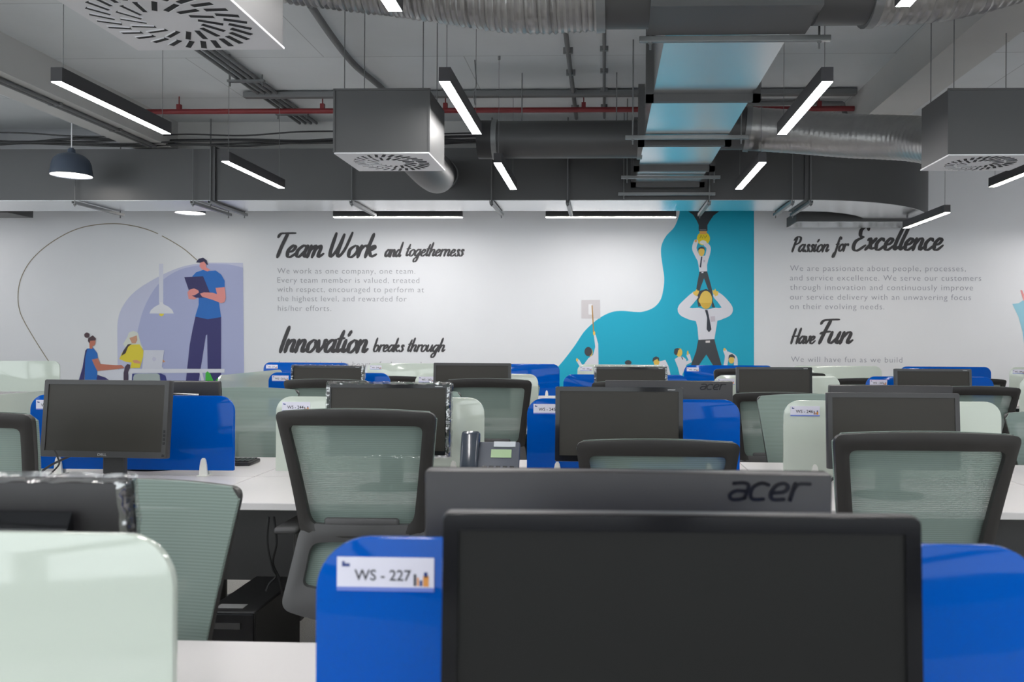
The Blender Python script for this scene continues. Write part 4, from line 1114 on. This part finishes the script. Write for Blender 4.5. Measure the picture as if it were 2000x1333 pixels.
# ------------------------------------------------------------------ monitors
MC = {}
def arc_stroke(cx, cz, rx_, rz_, a0, a1, n=16): return [Vector((cx + rx_ * math.cos(R(a0 + (a1 - a0) * k / n)), cz + rz_ * math.sin(R(a0 + (a1 - a0) * k / n)), 0)) for k in range(n + 1)]
def acer_logo(w_):
    """the wide rounded lower case word on the monitor's back"""
    b = MB(); u = w_ / 4.35; sl = .22; W_ = .2
    st = []
    st.append([(.12, .95), (.7, .97), (.95, .78), (.88, .1)]); st.append([(.9, .5), (.35, .52), (.06, .3), (.2, .04), (.6, .03), (.9, .12)])
    st.append([(2.0, .88), (1.6, .97), (1.22, .75), (1.15, .35), (1.35, .05), (1.9, .06)])
    st.append([(2.3, .42), (2.95, .5), (3.08, .78), (2.8, .97), (2.45, .85), (2.26, .45), (2.4, .06), (3.0, .06)])
    st.append([(3.42, .97), (3.36, .02)]); st.append([(3.4, .6), (3.6, .93), (4.2, .95)])
    for q in st:
        c = cat_rom([Vector(((x + y * sl) * u, y * u * .95, 0)) for x, y in q], 8)
        ribbon_mb(b, c, lambda t_: W_ * u, 0, M['logo'])
    return b
def monitor(pxl, pxr, pyt, Y, label, style='gloss', face='to', yaw=0, wrap=False, hgt=None, W=None, tilt=4, logo=None, group='flat computer monitors', screen_m='screen', ledge=False):
    xa, z = P(pxl, pyt, Y); xb, _ = P(pxr, pyt, Y)
    Wd = xb - xa if W is None else W
    if W: xa = xb - W if pxl < 100 and pxr < 500 else xa
    H = hgt or Wd * .585
    rz = (0 if face == 'to' else PI) + R(yaw)
    t = empty('monitor', (xa + Wd / 2, Y, DZ), label, 'monitor', group, rz)
    zt = z - DZ; zc = zt - H / 2
    h, v = Wd / 2, H / 2
    # the panel is a holder of its own so it can lean back; geometry is rotated about its centre
    T = Matrix.Translation((0, 0, zc)) @ Matrix.Rotation(-R(tilt), 4, 'X')
    fm = {'gloss': 'gloss', 'matt': 'greyplastic'}[style]
    bz = .016 if style == 'gloss' else .017
    b = MB(); b.rbox(-h, h, -.011, .016, -v, v, .004, M['backplastic'], M4=T); b.rbox(-h * .82, h * .82, .012, .034, -v * .86, v * .42, .012, M['backplastic'], M4=T)
    for k in range(9): b.box(-h * .5, h * .5, .033, .0352, v * .1 + k * .006, v * .1 + k * .006 + .003, M['cable'], M4=T)
    if ledge: b.prism([(.030, v * .72), (.052, v * .48), (.052, -v * .8), (.030, -v * .8)], -h * .72, h * .72, 'x', M['backplastic']) if not tilt else b.add([T @ Vector(p) for x_ in (-h * .72, h * .72) for p in ((x_, .030, v * .72), (x_, .052, v * .48), (x_, .052, -v * .8), (x_, .030, -v * .8))], [(0, 1, 2, 3), (7, 6, 5, 4), (0, 4, 5, 1), (1, 5, 6, 2), (2, 6, 7, 3), (3, 7, 4, 0)], M['gloss'])
    elif face != 'to': b.box(-h * .62, h * .62, .034, .046, -v * .8, v * .22, M['backplastic'], M4=T)
    b.build('back_shell', None, t, smooth=True)
    b = MB(); outer = rrect(-h, h, -v, v, (.006,) * 4, 4); inner = rrect(-h + bz, h - bz, -v + bz * 1.35, v - bz, (.001,) * 4, 4)
    n = len(outer)
    vs = [(x, -.011, z_) for x, z_ in outer] + [(x, -.0155, z_) for x, z_ in [(p[0] * .996, p[1] * .994) for p in outer]] + [(x, -.0155, z_) for x, z_ in inner] + [(x, -.0118, z_) for x, z_ in inner]
    fs = []
    for j in range(3):
        for i in range(n): i2 = (i + 1) % n; fs.append((j * n + i, j * n + i2, (j + 1) * n + i2, (j + 1) * n + i))
    vs = [T @ Vector(p) for p in vs]; b.add(vs, fs); bzo = b.build('bezel', M[fm], t, smooth=True)
    b = MB(); b.box(-h + bz - .002, h - bz + .002, -.0125, -.0112, -v + bz * 1.3, v - bz + .002, M4=T); b.build('screen', M[screen_m], t)
    if style == 'matt' and face == 'to':
        q = MB()
        for k in range(4): q.rbox(h - .0125, h - .0055, -.0172, -.0150, -v + .05 + k * .014, -v + .06 + k * .014, .0006, M4=T)
        q.lathe([(0, 0), (.0055, 0)], 4, (0, 0, 0))
        q = MB()
        for k in range(4): q.rbox(h - .0125, h - .0055, -.0172, -.0150, -v + .05 + k * .014, -v + .06 + k * .014, .0006, M4=T)
        q.rbox(h - .014, h - .004, -.0172, -.0150, -v + .006, -v + .016, .001, M4=T)
        q.build('buttons', M['logo'], bzo)
    elif face == 'to' and screen_m == 'screen':
        q = MB()
        q.box(h - .055, h - .028, -.0158, -.0154, v - .0105, v - .0085, M['silver'], M4=T)
        q.build('model_mark', None, bzo)
    if logo == 'DELL':
        q = MB(); text_mb(q, 'DELL', -.017, -v + .0065, width=.034, y=-.0159, m_=M['silver'], height=.0135)
        q.v = [tuple(T @ Vector(p)) for p in q.v]; q.build('logo', None, bzo)
    if logo == 'acer':
        q = acer_logo(.105)
        q.v = [tuple(T @ Vector((-(x + h - .136) , .0175, z_ + v - .034))) for x, y, z_ in q.v]
        q.build('logo', None, t)
    # stand
    b = MB(); zc0 = zc - v * .4
    b.rbox(-.042, .042, .036, .058, .012, zc0 + .06, .004); b.rbox(-.05, .05, .014, .06, zc0 - .02, zc0 + .06, .006)
    b.build('neck', M['greyplastic' if style == 'matt' else 'gloss'], t)
    b = MB(); b.lathe([(0, 0), (.105, 0), (.11, .004), (.108, .008), (.05, .014), (0, .015)], 32); b.v = [(x * 1.1, y * .82 + .035, z_) for x, y, z_ in b.v]
    b.build('base', M['greyplastic' if style == 'matt' else 'gloss'], t, smooth=True)
    if wrap:
        rg = random.Random(int(pxl)); q = MB(); N = 60
        base = []
        per = rrect(-h - .004, h + .004, -v - .004, v + .006, (.008,) * 4, 3)
        # dense outline
        dn = []
        for i in range(len(per)):
            a = Vector((*per[i], 0)); c = Vector((*per[(i + 1) % len(per)], 0)); L = (c - a).length
            k_ = max(1, int(L / .012))
            for j in range(k_): dn.append(a.lerp(c, j / k_))
        vs = []; n = len(dn); fs = []
        for (yy, sc_) in ((-.018, .93), (-.022, .985), (-.008, 1.004), (.018, 1.004), (.024, .97)):
            for p in dn:
                vs.append(T @ Vector((p.x * sc_ + rg.uniform(-.0018, .0018), yy + rg.uniform(-.0025, .0015), p.y * sc_ + rg.uniform(-.0018, .0025))))
        for j in range(4):
            for i in range(n): i2 = (i + 1) % n; fs.append((j * n + i, j * n + i2, (j + 1) * n + i2, (j + 1) * n + i))
        q.add(vs, fs); o = q.build('plastic_wrap', M['film'], t, smooth=True)
        o['label'] = 'clear crinkled plastic film'
    return t
monitor(868, 1797, 1000, .80, 'big dark monitor nearest to the camera at the bottom', yaw=.8, hgt=.275, tilt=3, screen_m='screenfront')
monitor(836, 1618, 913.5, 1.10, 'monitor back with large dark logo right behind the front monitor', face='away', logo='acer', tilt=2, hgt=.31)
monitor(-280, 262, 928, 1.16, 'plastic wrapped monitor back at the left edge above the mint screen', face='away', wrap=True, W=.46, tilt=6, ledge=True)
monitor(84, 336, 742, 2.93, 'grey monitor with silver maker mark before the left blue screen', style='matt', logo='DELL', yaw=-3, tilt=5)
monitor(640, 880, 749, 2.96, 'plastic wrapped monitor before the screen signed WS - 244', wrap=True)
monitor(1085, 1334, 755.5, 2.94, 'glossy black monitor before the blue screen right of the phone')
monitor(1615, 1873, 767, 2.92, 'grey bezelled monitor before the screen signed WS - 246', style='matt')
monitor(570, 711, 714, 5.2, 'small plastic wrapped monitor of the third row at left', wrap=True)
monitor(847, 998, 709, 5.2, 'small matt monitor of the third row right of WS - 262', style='matt')
monitor(1161, 1303, 716.5, 5.2, 'small plastic wrapped monitor right of the sign WS - 280', wrap=True)
monitor(1438, 1586, 717, 5.2, 'small glossy monitor of the third row right of the sign WS - 281')
monitor(1747, 1897, 720.5, 5.2, 'small glossy monitor before the blue screen signed WS - 265')
monitor(1182, 1430, 743, 3.42, 'smaller monitor back with dark logo above the blue second row screen', face='away', logo='acer', tilt=2, hgt=.3)
monitor(188, 434, 742.5, 3.42, 'black monitor back peeking right of the grey monitor at left', face='away', tilt=8, ledge=True)
monitor(1618, 1857, 752, 3.45, 'thin strip of a monitor back above the monitor before WS - 246', face='away', tilt=3)

# ------------------------------------------------------------------ things on and under the desks
# desk phone
Yp = 2.86
xp, zp = P(975, 905, Yp)
t = empty('desk_phone', (xp, Yp, DZ), 'grey desk phone with green display on the second row desk', 'phone')
T = Matrix.Translation((0, 0, .108)) @ Matrix.Rotation(R(64), 4, 'X')
b = MB(); b.rbox(-.10, .07, -.10, .085, -.014, .010, .006, M4=T); b.rbox(-.09, .06, .0, .09, 0, .10, .01); b.rbox(-.08, .05, -.07, .0, 0, .04, .006); b.build('phone_body', M['phone'], t, smooth=True)
b = MB(); b.box(-.03, .042, .025, .055, .010, .0125, M4=T); b.build('display', M['lcd'], t)
b = MB(); b.rbox(-.022, .055, .064, .084, .009, .0135, .001, M4=T); b.build('name_strip', M['key'], t)
for r_ in range(4):
    for c in range(5):
        q = MB(); q.rbox(-.05 + c * .024 - .008, -.05 + c * .024 + .008, -.015 - r_ * .022, -.005 - r_ * .022, .009, .0135, .0015, M4=T); q.build('key', M['key' if r_ else 'logo'], t)
b = MB(); b.rbox(-.032, .032, -.11, .11, -.012, .012, .011, M4=Matrix.Translation((-.105, -.012, .118)) @ Matrix.Rotation(R(70), 4, 'X'), seg=3)
b.rbox(-.033, .033, .05, .115, -.03, .006, .012, M4=Matrix.Translation((-.105, -.012, .118)) @ Matrix.Rotation(R(70), 4, 'X'), seg=3); b.rbox(-.033, .033, -.115, -.05, -.03, .006, .012, M4=Matrix.Translation((-.105, -.012, .118)) @ Matrix.Rotation(R(70), 4, 'X'), seg=3)
b.build('handset', M['handset'], t, smooth=True)
# keyboard
xk, yk = PZ(440, 908, DZ - CZ)
t = empty('keyboard', (xk - .11, yk + .015, DZ), 'black keyboard on the desk right of the left blue screen', 'keyboard', rz=R(4))
MB().rbox(-.21, .23, -.065, .065, 0, .016, .005).build('keyboard_tray', M['towerblack'], t, smooth=True)
b = MB()
for r_ in range(5):
    for c in range(20): b.box(-.20 + c * .0212, -.20 + c * .0212 + .0175, -.055 + r_ * .022, -.055 + r_ * .022 + .018, .015, .021)
b.build('keys', M['logo'], t)
# paper sheets on the desk behind the left screen
xq, yq = PZ(372, 768, .97 - CZ)
# computer tower under the second row
xt, _ = P(500, 1200, 2.62)
t = empty('computer_tower', (-1.22, 2.84, 0), 'black computer tower standing on the floor under the second row desk', 'computer')
MB().rbox(-.085, .085, -.20, .20, .01, .385, .006).build('tower_case', M['towerblack'], t)
b = MB(); b.rbox(-.083, .083, -.209, -.198, .015, .38, .004); b.build('front_panel', M['gloss'], t)
b = MB(); b.box(-.07, .04, -.212, -.2085, .33, .35); b.build('drive_slot', M['greyplastic'], t)
b = MB(); b.box(-.06, .03, -.17, -.13, .384, .3862); b.build('sticker', M['silver'], t)
for y in (-.16, .16):
    for x in (-.06, .06): MB().box(x - .012, x + .012, y - .012, y + .012, 0, .012).build('foot', M['cable'], t)
# cables
def cable(pts, r, label): pipe('power_cable', cat_rom([Vector(p) for p in pts], 8), r, 'cable', label, 'cable', seg=8)
def q3(px, py, Y): x, z = P(px, py, Y); return (x, Y, z)
cable([q3(78, 924, 3.05), q3(98, 910, 3.02), q3(120, 899, 3.0), q3(140, 890, 2.99), q3(156, 880, 2.985)], .0045, 'black cable rising from the desk to the left grey monitor')
cable([q3(106, 880, 2.86), q3(113, 895, 2.85), q3(115, 908, 2.84), q3(100, 925, 2.83), q3(96, 929, 2.8)], .003, 'thin black wire dangling before the left grey monitor')
cable([q3(1622, 940, 3.0), q3(1635, 930, 2.98), q3(1648, 934, 2.96), q3(1640, 952, 2.94), q3(1660, 962, 2.92)], .005, 'black cable coil on the desk left of the chair before WS - 246')
cable([q3(525, 1010, 2.75), q3(522, 1060, 2.76), q3(532, 1110, 2.78), q3(540, 1125, 2.8), q3(527, 1140, 2.8), q3(520, 1155, 2.8)], .004, 'black cable hanging under the desk to the computer tower')
cable([q3(535, 1010, 2.76), q3(540, 1060, 2.77), q3(533, 1100, 2.79), q3(545, 1130, 2.8), q3(552, 1165, 2.82)], .004, 'second black cable looping under the desk beside the tower')

# ------------------------------------------------------------------ give every thing an origin at its own base
for o in list(COL.objects):
    if o.type == 'EMPTY' and o.parent is None and o.location.length < 1e-6 and o.children:
        kids = o.children_recursive
        pts = [v.co for k in kids if k.type == 'MESH' for v in k.data.vertices]
        lo = Vector([min(p[i] for p in pts) for i in range(3)]); hi = Vector([max(p[i] for p in pts) for i in range(3)])
        c = Vector(((lo.x + hi.x) / 2, (lo.y + hi.y) / 2, lo.z))
        for me in {k.data for k in kids if k.type == 'MESH'}: me.transform(Matrix.Translation(-c)); me.update()
        o.location = c
